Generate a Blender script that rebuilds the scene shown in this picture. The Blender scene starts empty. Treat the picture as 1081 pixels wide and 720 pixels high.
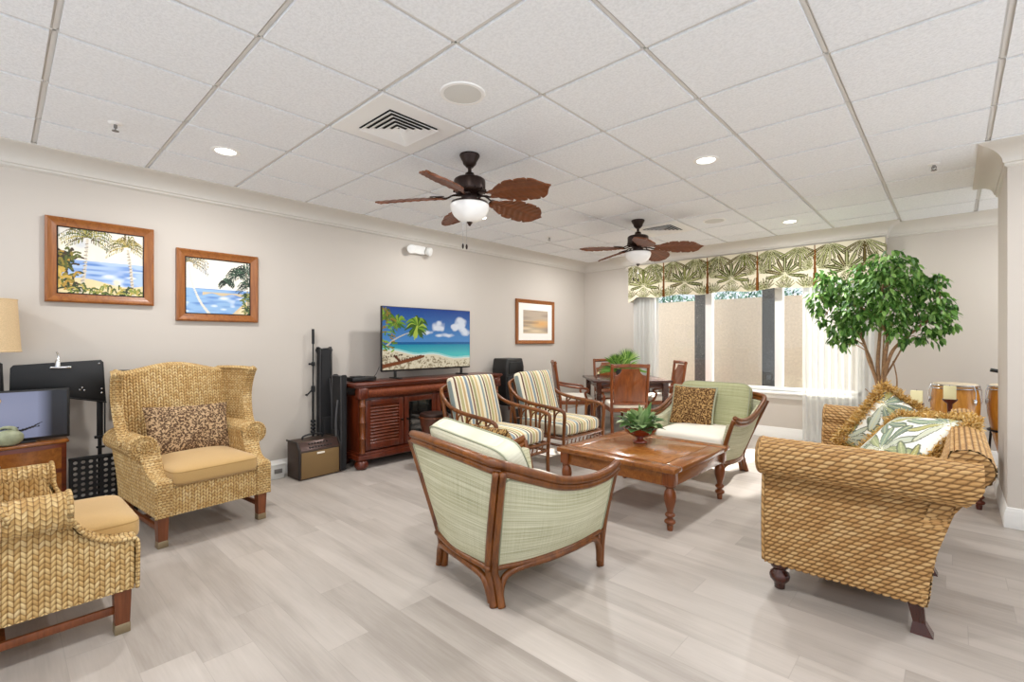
import bpy, bmesh, math, random
import numpy as np
from mathutils import Vector, Matrix

random.seed(7)
rng = np.random.default_rng(7)
PI = math.pi
scene = bpy.context.scene
COL = scene.collection

# ------------------------------------------------------------------ colour
def lin(c):
    c = c / 255.0
    return c / 12.92 if c <= 0.04045 else ((c + 0.055) / 1.055) ** 2.4

def C(h):
    return (lin(int(h[0:2], 16)), lin(int(h[2:4], 16)), lin(int(h[4:6], 16)))

def C4(h):
    return C(h) + (1.0,)

# ------------------------------------------------------------------ mesh builder
class MB:
    def __init__(self):
        self.V = []; self.F = []; self.UV = []; self.CO = []
        self.n = 0; self.has_uv = False; self.has_col = False
        self.M = None

    def add(self, V, F, uv=None, col=None):
        V = np.asarray(V, float).reshape(-1, 3)
        if self.M is not None:
            m = np.array(self.M)
            V = V @ m[:3, :3].T + m[:3, 3]
        k = len(V)
        self.V.append(V)
        off = self.n
        if isinstance(F, np.ndarray):
            self.F.extend((F + off).tolist())
        else:
            self.F.extend([[i + off for i in f] for f in F])
        if uv is not None:
            self.has_uv = True; self.UV.append(np.asarray(uv, float).reshape(-1, 2))
        else:
            self.UV.append(np.stack([V[:, 0] + V[:, 1], V[:, 2]], 1))
        if col is not None:
            self.has_col = True; self.CO.append(np.asarray(col, float).reshape(-1, 3))
        else:
            self.CO.append(np.ones((k, 3)))
        self.n += k
        return self

    # rounded box; c centre, s full size
    def box(self, c, s, r=0.0, seg=2, rot=None):
        if r <= 0:
            h = np.array(s) / 2
            V = []; F = []
            for ax in range(3):
                for sg in (-1, 1):
                    a, b = (ax + 1) % 3, (ax + 2) % 3
                    q = np.zeros((4, 3)); q[:, ax] = sg * h[ax]
                    da = [-1, 1, 1, -1]; db = [-1, -1, 1, 1]
                    q[:, a] = np.array(da) * h[a]; q[:, b] = np.array(db) * h[b]
                    k = len(V); V.extend(q.tolist())
                    f = [k, k + 1, k + 2, k + 3]
                    F.append(f if sg > 0 else f[::-1])
            V = np.array(V)
        else:
            bm = bmesh.new()
            bmesh.ops.create_cube(bm, size=1.0)
            for v in bm.verts:
                v.co = Vector((v.co.x * s[0], v.co.y * s[1], v.co.z * s[2]))
            r = min(r, min(s) * 0.49)
            bmesh.ops.bevel(bm, geom=list(bm.edges), offset=r, segments=seg, profile=0.5, affect='EDGES')
            bm.verts.index_update()
            V = np.array([v.co[:] for v in bm.verts]); F = [[v.index for v in f.verts] for f in bm.faces]
            bm.free()
        if rot is not None:
            V = V @ np.array(rot.to_3x3()).T
        return self.add(V + np.array(c), F)

    def bar(self, a, b, w, h, r=0.003, up=(0, 0, 1)):
        a = Vector(a); b = Vector(b); d = b - a; L = d.length; d.normalize()
        u = Vector(up)
        if abs(d.dot(u)) > 0.98: u = Vector((1, 0, 0))
        x = d.cross(u).normalized(); z = x.cross(d)
        R = Matrix((x, d, z)).transposed().to_4x4()
        return self.box((a + b) / 2, (w, L, h), r, 2, R)

    def tube(self, pts, r, seg=10, closed=False, caps=True, flat=1.0, up=None):
        P = np.asarray(pts, float); n = len(P)
        rr = np.full(n, r, float) if np.isscalar(r) else np.asarray(r, float)
        if closed:
            T = np.roll(P, -1, 0) - np.roll(P, 1, 0)
        else:
            T = np.gradient(P, axis=0)
        T /= np.linalg.norm(T, axis=1)[:, None] + 1e-12
        u = np.array(up if up is not None else (0, 0, 1.0))
        if abs(T[0] @ u) > 0.95: u = np.array((1.0, 0, 0))
        N = u - T[0] * (T[0] @ u); N /= np.linalg.norm(N)
        V = np.zeros((n, seg, 3)); uv = np.zeros((n, seg, 2))
        ang = np.arange(seg) * 2 * PI / seg
        L = 0
        for i in range(n):
            N = N - T[i] * (N @ T[i]); N /= np.linalg.norm(N) + 1e-12
            B = np.cross(T[i], N)
            V[i] = P[i] + rr[i] * (np.cos(ang)[:, None] * N * flat + np.sin(ang)[:, None] * B)
            if i: L += np.linalg.norm(P[i] - P[i - 1])
            uv[i, :, 0] = L; uv[i, :, 1] = ang * rr.mean()
        F = []
        m = n if closed else n - 1
        for i in range(m):
            i2 = (i + 1) % n
            for j in range(seg):
                j2 = (j + 1) % seg
                F.append([i * seg + j, i * seg + j2, i2 * seg + j2, i2 * seg + j])
        if caps and not closed:
            F.append(list(range(seg))[::-1]); F.append([(n - 1) * seg + j for j in range(seg)])
        return self.add(V.reshape(-1, 3), F, uv.reshape(-1, 2))

    def lathe(self, prof, c=(0, 0, 0), seg=24, axis=None, sx=1.0, sy=1.0):
        P = np.asarray(prof, float); n = len(P)
        a = np.arange(seg) * 2 * PI / seg
        V = np.zeros((n, seg, 3))
        V[:, :, 0] = P[:, 0:1] * np.cos(a) * sx; V[:, :, 1] = P[:, 0:1] * np.sin(a) * sy; V[:, :, 2] = P[:, 1:2]
        F = []
        for i in range(n - 1):
            for j in range(seg):
                j2 = (j + 1) % seg
                F.append([i * seg + j, i * seg + j2, (i + 1) * seg + j2, (i + 1) * seg + j])
        F.append(list(range(seg))[::-1]); F.append([(n - 1) * seg + j for j in range(seg)])
        V = V.reshape(-1, 3)
        uv = np.zeros((n, seg, 2)); uv[:, :, 0] = a * P[:, 0:1].max(); uv[:, :, 1] = P[:, 1:2]
        if axis is not None:
            q = Vector((0, 0, 1)).rotation_difference(Vector(axis).normalized()).to_matrix()
            V = V @ np.array(q).T
        return self.add(V + np.array(c), F, uv.reshape(-1, 2))

    # polygon in a plane ('xy','xz','yz') extruded between lo and hi of the third axis
    def prism(self, poly, plane, lo, hi, bev=0.0, seg=2):
        ax = {'xy': (0, 1, 2), 'xz': (0, 2, 1), 'yz': (1, 2, 0)}[plane]
        bm = bmesh.new()
        def mk(p, w):
            v = [0, 0, 0]; v[ax[0]] = p[0]; v[ax[1]] = p[1]; v[ax[2]] = w
            return bm.verts.new(v)
        A = [mk(p, lo) for p in poly]; B = [mk(p, hi) for p in poly]
        n = len(poly)
        bm.faces.new(A[::-1]); bm.faces.new(B)
        for i in range(n):
            bm.faces.new((A[i], A[(i + 1) % n], B[(i + 1) % n], B[i]))
        bmesh.ops.recalc_face_normals(bm, faces=bm.faces)
        if bev > 0:
            bmesh.ops.bevel(bm, geom=list(bm.edges), offset=bev, segments=seg, profile=0.5, affect='EDGES')
        bm.verts.index_update()
        V = np.array([v.co[:] for v in bm.verts]); F = [[v.index for v in f.verts] for f in bm.faces]
        uv = V[:, [ax[0], ax[1]]]
        bm.free()
        return self.add(V, F, uv)

    # grid sheet from P[nu,nv,3]
    def sheet(self, P, uv=None, disp=None, flip=False, col=None, cu=False, cv=False):
        P = np.asarray(P, float); nu, nv = P.shape[:2]
        if uv is None:
            du = np.linalg.norm(np.diff(P, axis=0), axis=2).mean(1); dv = np.linalg.norm(np.diff(P, axis=1), axis=2).mean(0)
            U = np.concatenate([[0], np.cumsum(du)]); W = np.concatenate([[0], np.cumsum(dv)])
            uv = np.stack(np.meshgrid(U, W, indexing='ij'), 2)
        if disp is not None:
            gu = np.gradient(P, axis=0); gv = np.gradient(P, axis=1)
            N = np.cross(gu, gv); N /= np.linalg.norm(N, axis=2)[:, :, None] + 1e-12
            if flip: N = -N
            P = P + N * disp(uv[..., 0], uv[..., 1])[:, :, None]
        i, j = np.meshgrid(np.arange(nu - (0 if cu else 1)), np.arange(nv - (0 if cv else 1)), indexing='ij')
        i = i.ravel(); j = j.ravel(); i2 = (i + 1) % nu; j2 = (j + 1) % nv
        F = np.stack([i * nv + j, i2 * nv + j, i2 * nv + j2, i * nv + j2], 1)
        if flip: F = F[:, ::-1]
        return self.add(P.reshape(-1, 3), F, uv.reshape(-1, 2), None if col is None else col.reshape(-1, 3))

    # rounded cushion (superellipsoid)
    def cushion(self, c, h, e1=0.4, e2=0.25, rot=None, nu=40, nv=20, puff=0.0):
        u = np.linspace(-PI, PI, nu, endpoint=False); v = np.linspace(-PI / 2, PI / 2, nv)
        pw = lambda t, e: np.sign(t) * np.abs(t) ** e
        UU, VV = np.meshgrid(u, v, indexing='ij')
        x = pw(np.cos(VV), e1) * pw(np.cos(UU), e2); y = pw(np.cos(VV), e1) * pw(np.sin(UU), e2); z = pw(np.sin(VV), e1)
        z = z * (1 + puff * (1 - x ** 2) * (1 - y ** 2))
        V = np.stack([x * h[0], y * h[1], z * h[2]], 2)
        uv = V[:, :, :2].copy()
        V = V.reshape(-1, 3)
        if rot is not None: V = V @ np.array(rot.to_3x3()).T
        V = V + np.array(c)
        i, j = np.meshgrid(np.arange(nu), np.arange(nv - 1), indexing='ij'); i = i.ravel(); j = j.ravel(); i2 = (i + 1) % nu
        F = np.stack([i * nv + j, i2 * nv + j, i2 * nv + j + 1, i * nv + j + 1], 1)
        return self.add(V, F, uv.reshape(-1, 2))

    # throw pillow lying in xy plane, thickness z
    def pillow(self, hx, hy, hz, n=40, colf=None, pinch=0.06):
        t = np.linspace(-1, 1, n); X, Y = np.meshgrid(t, t, indexing='ij')
        prof = np.clip((1 - X ** 2) * (1 - Y ** 2), 0, 1) ** 0.42
        px = X * hx * (1 - pinch * (1 - Y ** 2) * np.abs(X)); py = Y * hy * (1 - pinch * (1 - X ** 2) * np.abs(Y))
        wr = 0.006 * np.sin(9 * X + 4 * Y) * prof
        uv = np.stack([X * hx, Y * hy], 2)
        for sg in (1, -1):
            P = np.stack([px, py, sg * (hz * prof) + wr], 2)
            self.sheet(P, uv, None, flip=(sg < 0), col=None if colf is None else colf(uv))
        return self

    def leaf(self, base, d, up, L, w, droop=0.2, nseg=4, fold=0.15, shape=0.9):
        d = Vector(d).normalized(); up = Vector(up); side = d.cross(up)
        if side.length < 1e-4: side = d.cross(Vector((1, 0, 0)))
        side.normalize(); nrm = side.cross(d).normalized()
        V = []; F = []
        b = Vector(base)
        for i in range(nseg + 1):
            t = i / nseg
            p = b + d * (L * t) - Vector((0, 0, 1)) * (droop * L * t * t)
            ww = w * 0.5 * max(0.04, math.sin(PI * min(1, t ** shape * 0.96 + 0.04)))
            V += [p - side * ww + nrm * (fold * ww), p, p + side * ww + nrm * (fold * ww)]
            if i:
                k = 3 * i
                F += [[k - 3, k - 2, k + 1, k], [k - 2, k - 1, k + 2, k + 1]]
        uv = [[0.5 * (j % 3), j // 3 / nseg] for j in range(len(V))]
        return self.add([tuple(v) for v in V], F, uv)

    def build(self, name, mat, parent=None, sharp=38, label=None, kind=None, smooth=True):
        me = bpy.data.meshes.new(name)
        V = np.concatenate(self.V); uv = np.concatenate(self.UV)
        me.from_pydata(V.tolist(), [], self.F)
        li = np.zeros(len(me.loops), np.int32); me.loops.foreach_get('vertex_index', li)
        l = me.uv_layers.new(name='UVMap')
        l.data.foreach_set('uv', uv[li].astype(np.float32).ravel())
        if self.has_col:
            co = np.concatenate(self.CO); a = me.color_attributes.new('Col', 'FLOAT_COLOR', 'POINT')
            a.data.foreach_set('color', np.concatenate([co, np.ones((len(co), 1))], 1).astype(np.float32).ravel())
        if smooth:
            me.polygons.foreach_set('use_smooth', np.ones(len(me.polygons), bool))
            if sharp and sharp < 180:
                me.set_sharp_from_angle(angle=math.radians(sharp))
        me.materials.append(mat)
        me.update()
        o = bpy.data.objects.new(name, me); COL.objects.link(o)
        if parent is not None: o.parent = parent
        if label: o['label'] = label
        if kind: o['kind'] = kind
        return o

def thing(name, label, cat, loc=(0, 0, 0), rz=0.0, group=None):
    o = bpy.data.objects.new(name, None); COL.objects.link(o)
    o.empty_display_size = 0.1
    o.location = loc; o.rotation_euler = (0, 0, math.radians(rz))
    o['label'] = label; o['category'] = cat
    if group: o['group'] = group
    return o

def tag(o, label, cat, group=None, loc=None, rz=None):
    o['label'] = label; o['category'] = cat
    if group: o['group'] = group
    if loc is not None: o.location = loc
    if rz is not None: o.rotation_euler = (0, 0, math.radians(rz))
    return o

def dup(root, loc, rz, label, group=None):
    r = root.copy(); COL.objects.link(r); r.location = loc; r.rotation_euler = (0, 0, math.radians(rz)); r['label'] = label
    if group: r['group'] = group
    for ch in list(root.children):
        c = ch.copy(); COL.objects.link(c); c.parent = r
        for g in list(ch.children):
            d = g.copy(); COL.objects.link(d); d.parent = c
    return r

def catmull(pts, n=8, closed=False):
    P = np.asarray(pts, float); out = []
    m = len(P)
    for i in range(m if closed else m - 1):
        if closed:
            p0, p1, p2, p3 = P[(i - 1) % m], P[i], P[(i + 1) % m], P[(i + 2) % m]
        else:
            p0, p1, p2, p3 = P[max(i - 1, 0)], P[i], P[i + 1], P[min(i + 2, m - 1)]
        for k in range(n):
            t = k / n
            out.append(0.5 * ((2 * p1) + (-p0 + p2) * t + (2 * p0 - 5 * p1 + 4 * p2 - p3) * t * t + (-p0 + 3 * p1 - 3 * p2 + p3) * t ** 3))
    if not closed: out.append(P[-1])
    return np.array(out)

def resample(P, step):
    P = np.asarray(P, float); L = np.concatenate([[0], np.cumsum(np.linalg.norm(np.diff(P, axis=0), axis=1))])
    n = max(2, int(L[-1] / step) + 1); s = np.linspace(0, L[-1], n)
    return np.stack([np.interp(s, L, P[:, k]) for k in range(P.shape[1])], 1)

def rotm(x=0, y=0, z=0):
    return Matrix.Rotation(math.radians(z), 4, 'Z') @ Matrix.Rotation(math.radians(y), 4, 'Y') @ Matrix.Rotation(math.radians(x), 4, 'X')

def frame(c, right, up):
    r = Vector(right).normalized(); u = Vector(up); u = (u - r * u.dot(r)).normalized(); n = r.cross(u)
    M = Matrix((r, u, n)).transposed().to_4x4(); M.translation = Vector(c)
    return M

# ------------------------------------------------------------------ node helpers
class NT:
    def __init__(self, name):
        self.m = bpy.data.materials.new(name); self.m.use_nodes = True
        self.t = self.m.node_tree; self.t.nodes.clear()
        self.out = self.t.nodes.new('ShaderNodeOutputMaterial')
    def n(self, typ, **kw):
        nd = self.t.nodes.new(typ)
        for k, v in kw.items(): setattr(nd, k, v)
        return nd
    def L(self, a, b): self.t.links.new(a, b)
    def set(self, sock, v):
        if hasattr(v, 'is_output'): self.L(v, sock)
        else: sock.default_value = v
    def math(self, op, a, b=0.0, clamp=False):
        nd = self.n('ShaderNodeMath', operation=op); nd.use_clamp = clamp
        self.set(nd.inputs[0], a); self.set(nd.inputs[1], b)
        return nd.outputs[0]
    def mix(self, f, a, b):
        nd = self.n('ShaderNodeMix', data_type='RGBA')
        self.set(nd.inputs[0], f); self.set(nd.inputs[6], a); self.set(nd.inputs[7], b)
        return nd.outputs[2]
    def coord(self, which='Object', scale=(1, 1, 1), rot=(0, 0, 0)):
        tc = self.n('ShaderNodeTexCoord'); mp = self.n('ShaderNodeMapping')
        mp.inputs['Scale'].default_value = scale; mp.inputs['Rotation'].default_value = rot
        self.L(tc.outputs[which], mp.inputs[0])
        return mp.outputs[0]
    def noise(self, vec, scale, detail=3, rough=0.5, dist=0.0):
        nd = self.n('ShaderNodeTexNoise'); self.L(vec, nd.inputs['Vector'])
        nd.inputs['Scale'].default_value = scale; nd.inputs['Detail'].default_value = detail
        nd.inputs['Roughness'].default_value = rough; nd.inputs['Distortion'].default_value = dist
        return nd.outputs['Fac']
    def ramp(self, f, stops, interp='LINEAR'):
        nd = self.n('ShaderNodeValToRGB'); cr = nd.color_ramp; cr.interpolation = interp
        while len(cr.elements) > 1: cr.elements.remove(cr.elements[0])
        cr.elements[0].position = stops[0][0]; cr.elements[0].color = stops[0][1]
        for p, c in stops[1:]:
            e = cr.elements.new(p); e.color = c
        self.L(f, nd.inputs[0])
        return nd.outputs[0]
    def bump(self, h, strength=0.5, dist=0.01, normal=None):
        nd = self.n('ShaderNodeBump'); nd.inputs['Strength'].default_value = strength; nd.inputs['Distance'].default_value = dist
        self.L(h, nd.inputs['Height'])
        if normal is not None: self.L(normal, nd.inputs['Normal'])
        return nd.outputs[0]
    def bsdf(self, color, rough=0.5, normal=None, **kw):
        b = self.n('ShaderNodeBsdfPrincipled')
        self.set(b.inputs['Base Color'], color); self.set(b.inputs['Roughness'], rough)
        for k, v in kw.items(): self.set(b.inputs[k.replace('_', ' ')], v)
        if normal is not None: self.L(normal, b.inputs['Normal'])
        self.L(b.outputs[0], self.out.inputs[0])
        return b
    def uvsep(self):
        u = self.n('ShaderNodeUVMap'); s = self.n('ShaderNodeSeparateXYZ'); self.L(u.outputs[0], s.inputs[0])
        return s.outputs[0], s.outputs[1], u.outputs[0]

def plain(name, h, rough=0.5, nscale=0, namt=0.06, bump=0.0, **kw):
    t = NT(name)
    col = C4(h); nrm = None
    if nscale:
        v = t.coord(); f = t.noise(v, nscale, 3)
        a = tuple(x * (1 - namt * 2) for x in C(h)) + (1,); b = tuple(min(1, x * (1 + namt * 2)) for x in C(h)) + (1,)
        col = t.mix(f, a, b)
        if bump: nrm = t.bump(f, bump, 0.004)
    t.bsdf(col, rough, nrm, **kw)
    return t.m

def wood(name, dark, light, rough=0.35, axis=2, scale=1.0, coat=0.0):
    t = NT(name)
    sc = [9 * scale] * 3; sc[axis] = 0.9 * scale
    v = t.coord('Object', tuple(sc))
    f = t.noise(v, 2.2, 5, 0.6, 1.2)
    g = t.noise(t.coord('Object', tuple(x * 6 for x in sc)), 3, 2)
    f2 = t.math('ADD', t.math('MULTIPLY', f, 0.8), t.math('MULTIPLY', g, 0.25))
    col = t.ramp(f2, [(0.32, C4(dark)), (0.72, C4(light))])
    t.bsdf(col, rough, t.bump(g, 0.08, 0.002), Coat_Weight=coat, Coat_Roughness=0.15)
    return t.m

# woven strand pattern: numpy for the relief, nodes for the colour
def knit_h(u, v, cw, ch, alt=True, skew=0.8, half=False):   # half: shift every row by a golden-ratio step
    a = u / cw; c = np.floor(a); s = a - c
    par = np.mod(c, 2)
    k = np.where(par > 0.5, s, 1 - s) if alt else s
    vv = v / ch + k * skew + (np.mod(c * 0.618034, 1.0) if half else 0)
    t = vv - np.floor(vv)
    return np.sin(PI * np.clip(s, 0, 1)) ** 0.7 * np.sin(PI * t) ** 0.6

def weave_mat(name, cols, gap_shade, cw, ch, alt=True, skew=0.8, half=False, swap=False, bumpd=0.004, var=0.5, hi=0.5):
    t = NT(name)
    u, v, uvv = t.uvsep()
    if swap: u, v = v, u
    a = t.math('DIVIDE', u, cw); c = t.math('FLOOR', a); s = t.math('SUBTRACT', a, c)
    par = t.math('FLOORED_MODULO', c, 2.0)
    if alt:
        k = t.math('ADD', t.math('MULTIPLY', par, s), t.math('MULTIPLY', t.math('SUBTRACT', 1.0, par), t.math('SUBTRACT', 1.0, s)))
    else: k = s
    vv = t.math('ADD', t.math('DIVIDE', v, ch), t.math('MULTIPLY', k, skew))
    if half: vv = t.math('ADD', vv, t.math('FLOORED_MODULO', t.math('MULTIPLY', c, 0.618034), 1.0))
    r = t.math('FLOOR', vv); f = t.math('SUBTRACT', vv, r)
    h = t.math('MULTIPLY', t.math('POWER', t.math('SINE', t.math('MULTIPLY', s, PI)), 0.7), t.math('POWER', t.math('SINE', t.math('MULTIPLY', f, PI)), 0.6))
    cb = t.n('ShaderNodeCombineXYZ'); t.L(c, cb.inputs[0]); t.L(r, cb.inputs[1])
    wn = t.n('ShaderNodeTexWhiteNoise', noise_dimensions='2D'); t.L(cb.outputs[0], wn.inputs[0])
    big = t.noise(uvv, 6, 3)
    fac = t.math('ADD', t.math('MULTIPLY', wn.outputs[0], var), t.math('MULTIPLY', big, 0.45))
    base = t.ramp(fac, [(0.15 + 0.75 * i / (len(cols) - 1), C4(x)) for i, x in enumerate(cols)])
    fib = t.noise(t.coord('Object', (60, 60, 60)), 6, 2)
    base = t.mix(t.math('MULTIPLY', fib, 0.35), base, C4(cols[0]))
    edge = t.n('ShaderNodeMapRange'); edge.inputs[1].default_value = 0.05; edge.inputs[2].default_value = hi; t.L(h, edge.inputs[0])
    col = t.mix(edge.outputs[0], C4(gap_shade), base)  # shade between strands painted into the colour by relief height
    t.bsdf(col, 0.6, t.bump(h, 0.8, bumpd), Specular_IOR_Level=0.3)
    return t.m
# ------------------------------------------------------------------ light levels
LAMP_W = 19.0
WORLD = 0.8
LOW_FILL = 1.85
SUN = 22.0
EXPOSURE = 0.30
# ------------------------------------------------------------------ materials
M = {}
def floor_mat():
    t = NT('plank_floor')
    tc = t.n('ShaderNodeTexCoord'); s = t.n('ShaderNodeSeparateXYZ'); t.L(tc.outputs['Object'], s.inputs[0])
    x, y = s.outputs[0], s.outputs[1]
    row = t.math('FLOOR', t.math('DIVIDE', y, 0.185)); fy = t.math('FRACT', t.math('DIVIDE', y, 0.185))
    wn = t.n('ShaderNodeTexWhiteNoise', noise_dimensions='1D'); t.L(row, wn.inputs['W'])
    px = t.math('ADD', t.math('DIVIDE', x, 1.22), wn.outputs[0]); cx = t.math('FLOOR', px); fx = t.math('FRACT', px)
    cb = t.n('ShaderNodeCombineXYZ'); t.L(cx, cb.inputs[0]); t.L(row, cb.inputs[1])
    w2 = t.n('ShaderNodeTexWhiteNoise', noise_dimensions='2D'); t.L(cb.outputs[0], w2.inputs[0])
    # grain, shifted per plank
    off = t.n('ShaderNodeVectorMath', operation='SCALE'); t.L(w2.outputs['Color'], off.inputs[0]); off.inputs['Scale'].default_value = 20
    ad = t.n('ShaderNodeVectorMath', operation='ADD'); t.L(tc.outputs['Object'], ad.inputs[0]); t.L(off.outputs[0], ad.inputs[1])
    mp = t.n('ShaderNodeMapping'); mp.inputs['Scale'].default_value = (0.9, 8, 1); t.L(ad.outputs[0], mp.inputs[0])
    g = t.noise(mp.outputs[0], 1.1, 6, 0.55, 0.5)
    mp2 = t.n('ShaderNodeMapping'); mp2.inputs['Scale'].default_value = (3, 60, 1); t.L(ad.outputs[0], mp2.inputs[0])
    g2 = t.noise(mp2.outputs[0], 2.0, 3)
    f = t.math('ADD', t.math('ADD', t.math('ADD', t.math('MULTIPLY', g, 0.56), 0.06), t.math('MULTIPLY', g2, 0.14)), t.math('MULTIPLY', t.math('SUBTRACT', w2.outputs[0], 0.5), 0.15))
    col = t.ramp(f, [(0.22, C4('968d84')), (0.42, C4('b0a79e')), (0.62, C4('bfb6ad')), (0.85, C4('cac2ba'))])
    ey = t.math('MINIMUM', fy, t.math('SUBTRACT', 1.0, fy)); ex = t.math('MINIMUM', fx, t.math('SUBTRACT', 1.0, fx))
    sy = t.math('LESS_THAN', ey, 0.007); sx = t.math('LESS_THAN', ex, 0.0015)
    seam = t.math('MAXIMUM', sy, sx)
    col = t.mix(t.math('MULTIPLY', seam, 0.45), col, C4('958c84'))
    rg = t.math('ADD', 0.34, t.math('MULTIPLY', g, 0.14))
    t.bsdf(col, rg, t.bump(t.math('SUBTRACT', g2, t.math('MULTIPLY', seam, 2.0)), 0.06, 0.002), Specular_IOR_Level=0.45)
    return t.m
M['floor'] = floor_mat()
def tile_mat():
    t = NT('ceiling_tile')
    v = t.coord()
    a = t.noise(v, 75, 4, 0.65); b = t.noise(v, 220, 2)
    h = t.math('ADD', a, t.math('MULTIPLY', b, 0.5))
    col = t.ramp(a, [(0.35, C4('e8eaec')), (0.6, C4('f3f5f7'))])
    t.bsdf(col, 0.9, t.bump(h, 0.45, 0.006), Specular_IOR_Level=0.2)
    return t.m
M['tile'] = tile_mat()
M['tbar'] = plain('grid_bar', 'dddbd7', 0.5)
def wall_mat(name, h):
    t = NT(name); v = t.coord(); f = t.noise(v, 1.3, 2); g = t.noise(v, 130, 2)
    a = C(h)
    col = t.mix(f, tuple(x * 0.985 for x in a) + (1,), tuple(min(1, x * 1.015) for x in a) + (1,))
    t.bsdf(col, 0.75, t.bump(g, 0.08, 0.002), Specular_IOR_Level=0.25)
    return t.m
M['wall'] = wall_mat('wall_paint', 'c8c0b6')
M['trim'] = wall_mat('trim_paint', 'e6e4df')
M['crown'] = wall_mat('crown_paint', 'd6d1c8')
M['white'] = plain('white_paint', 'f2f1ee', 0.4)
M['white_plastic'] = plain('white_plastic', 'efeeea', 0.35)
M['cream_card'] = plain('candle_wax', 'efe6b4', 0.5, Subsurface_Weight=0.0)
M['black_plastic'] = plain('black_plastic', '1b1a1a', 0.4)
M['black_metal'] = plain('black_metal', '161617', 0.45, Metallic=0.2)
M['black_cloth'] = plain('black_nylon', '1c1b1c', 0.8, 140, 0.2, 0.3)
M['dark_grey'] = plain('dark_grey_plastic', '4a494a', 0.5)
M['grey_case'] = plain('grey_case', '77726c', 0.55)
M['chrome'] = plain('chrome', 'd8d8d8', 0.18, Metallic=1.0)
M['brass'] = plain('worn_brass', '9a8a6e', 0.4, Metallic=0.8)
M['bronze'] = plain('dark_bronze', '2c1d17', 0.35, Metallic=0.6)
M['bronze_hi'] = plain('bronze', '3a261d', 0.4, Metallic=0.5)
M['fan_blade'] = wood('fan_blade_wood', '54280e', '84471c', 0.4, 0, 1.0)
M['mahog'] = wood('mahogany', '3c160a', '702d14', 0.3, 0, 1.0, 0.12)
M['mahog_v'] = wood('mahogany_upright', '3c160a', '702d14', 0.3, 2, 1.0, 0.12)
M['mahog_lv'] = wood('mahogany_louvre', '46190b', '7c3718', 0.3, 1, 1.0, 0.2)
M['legwood'] = wood('leg_wood', '54290f', '804522', 0.35, 2)
M['darkleg'] = wood('dark_leg_wood', '2c120b', '4f2213', 0.25, 2, 1.0, 0.3)
M['rattan'] = wood('rattan_pole', '4a2206', '8a4f17', 0.34, 2, 0.6, 0.12)
M['rattan_lt'] = wood('rattan_pole_tan', '74431f', 'a56d39', 0.32, 2, 0.6, 0.3)
M['rattan_bind'] = plain('rattan_binding', '5d3016', 0.4, 90, 0.2, 0.2)
M['table_wood'] = wood('table_wood', '683712', '9a5e26', 0.25, 1, 0.7, 0.2)
M['table_leg'] = wood('table_leg_wood', '57290d', '874616', 0.28, 2, 0.8, 0.15)
def inlay_mat():
    t = NT('table_inlay')
    ch = t.n('ShaderNodeTexChecker'); ch.inputs['Scale'].default_value = 6.1
    t.L(t.coord('Object', (1, 1, 0.0), (0, 0, PI / 4)), ch.inputs[0])
    f = t.noise(t.coord('Object', (30, 4, 4)), 3, 4); g = t.noise(t.coord('Object', (4, 30, 4)), 3, 4)
    h = t.mix(ch.outputs[1], f, g)
    col = t.ramp(h, [(0.3, C4('7c481e')), (0.7, C4('a66c34'))])
    t.bsdf(col, 0.24, None, Coat_Weight=0.35, Coat_Roughness=0.12)
    return t.m
M['inlay'] = inlay_mat()
M['dining_wood'] = wood('dining_wood', '5c2a0e', '8e4b1c', 0.3, 2, 0.8, 0.12)
M['dining_dark'] = wood('dining_table_wood', '2a150d', '48261a', 0.25, 0, 0.8, 0.3)
M['frame_wood'] = wood('picture_frame_wood', '7a431d', 'a5672f', 0.35, 1, 1.2)
M['frame_v'] = wood('picture_frame_wood_b', '7a431d', 'a5672f', 0.35, 2, 1.2)
M['wing'] = weave_mat('braided_seagrass', ['b08a52', 'c9a76e', 'd9bd87', 'e6d0a3'], '745026', 0.0168, 0.0225, skew=.7)
M['wing_s'] = weave_mat('braided_seagrass_cross', ['b08a52', 'c9a76e', 'd9bd87', 'e6d0a3'], '745026', 0.0168, 0.0225, skew=.7, swap=True)
M['sofa'] = weave_mat('twisted_hyacinth', ['a67b48', 'c0965f', 'd2ae79', 'e2c797'], '66451f', 0.0205, 0.036, alt=False, skew=0.5, half=True, swap=True, var=.38, hi=.75)
M['sofa_c'] = weave_mat('twisted_hyacinth_cap', ['a67b48', 'c0965f', 'd2ae79', 'e2c797'], '66451f', 0.0205, 0.036, alt=False, skew=0.5, half=True, var=.38, hi=.75)
M['tan'] = plain('tan_cushion', 'b9965f', 0.85, 200, 0.05, 0.15, Sheen_Weight=0.2)
M['tan_pipe'] = plain('tan_piping', 'a3814c', 0.85)
def grass_mat(name, a, b, c):
    t = NT(name)
    u, v, uvv = t.uvsep()
    def stretched(sx, sy, sc, d):
        mp = t.n('ShaderNodeMapping'); mp.inputs['Scale'].default_value = (sx, sy, 1); t.L(uvv, mp.inputs[0])
        return t.noise(mp.outputs[0], sc, d)
    hz = stretched(2.0, 330, 1.5, 3); vt = stretched(330, 2.5, 1.6, 3); big = stretched(.5, 60, 1.5, 2)
    f = t.math('ADD', t.math('ADD', t.math('MULTIPLY', hz, 0.55), t.math('MULTIPLY', vt, 0.25)), t.math('MULTIPLY', big, 0.35))
    col = t.ramp(f, [(0.40, C4(a)), (0.55, C4(b)), (0.70, C4(c))])
    t.bsdf(col, 0.85, t.bump(t.math('ADD', hz, vt), 0.25, 0.003), Specular_IOR_Level=0.2)
    return t.m
M['green'] = grass_mat('green_grasscloth', '918f70', 'bfbd9c', 'dedcc4')
M['green_dk'] = grass_mat('sage_cushion', '85865f', 'a3a47c', 'bcbb97')
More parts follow.
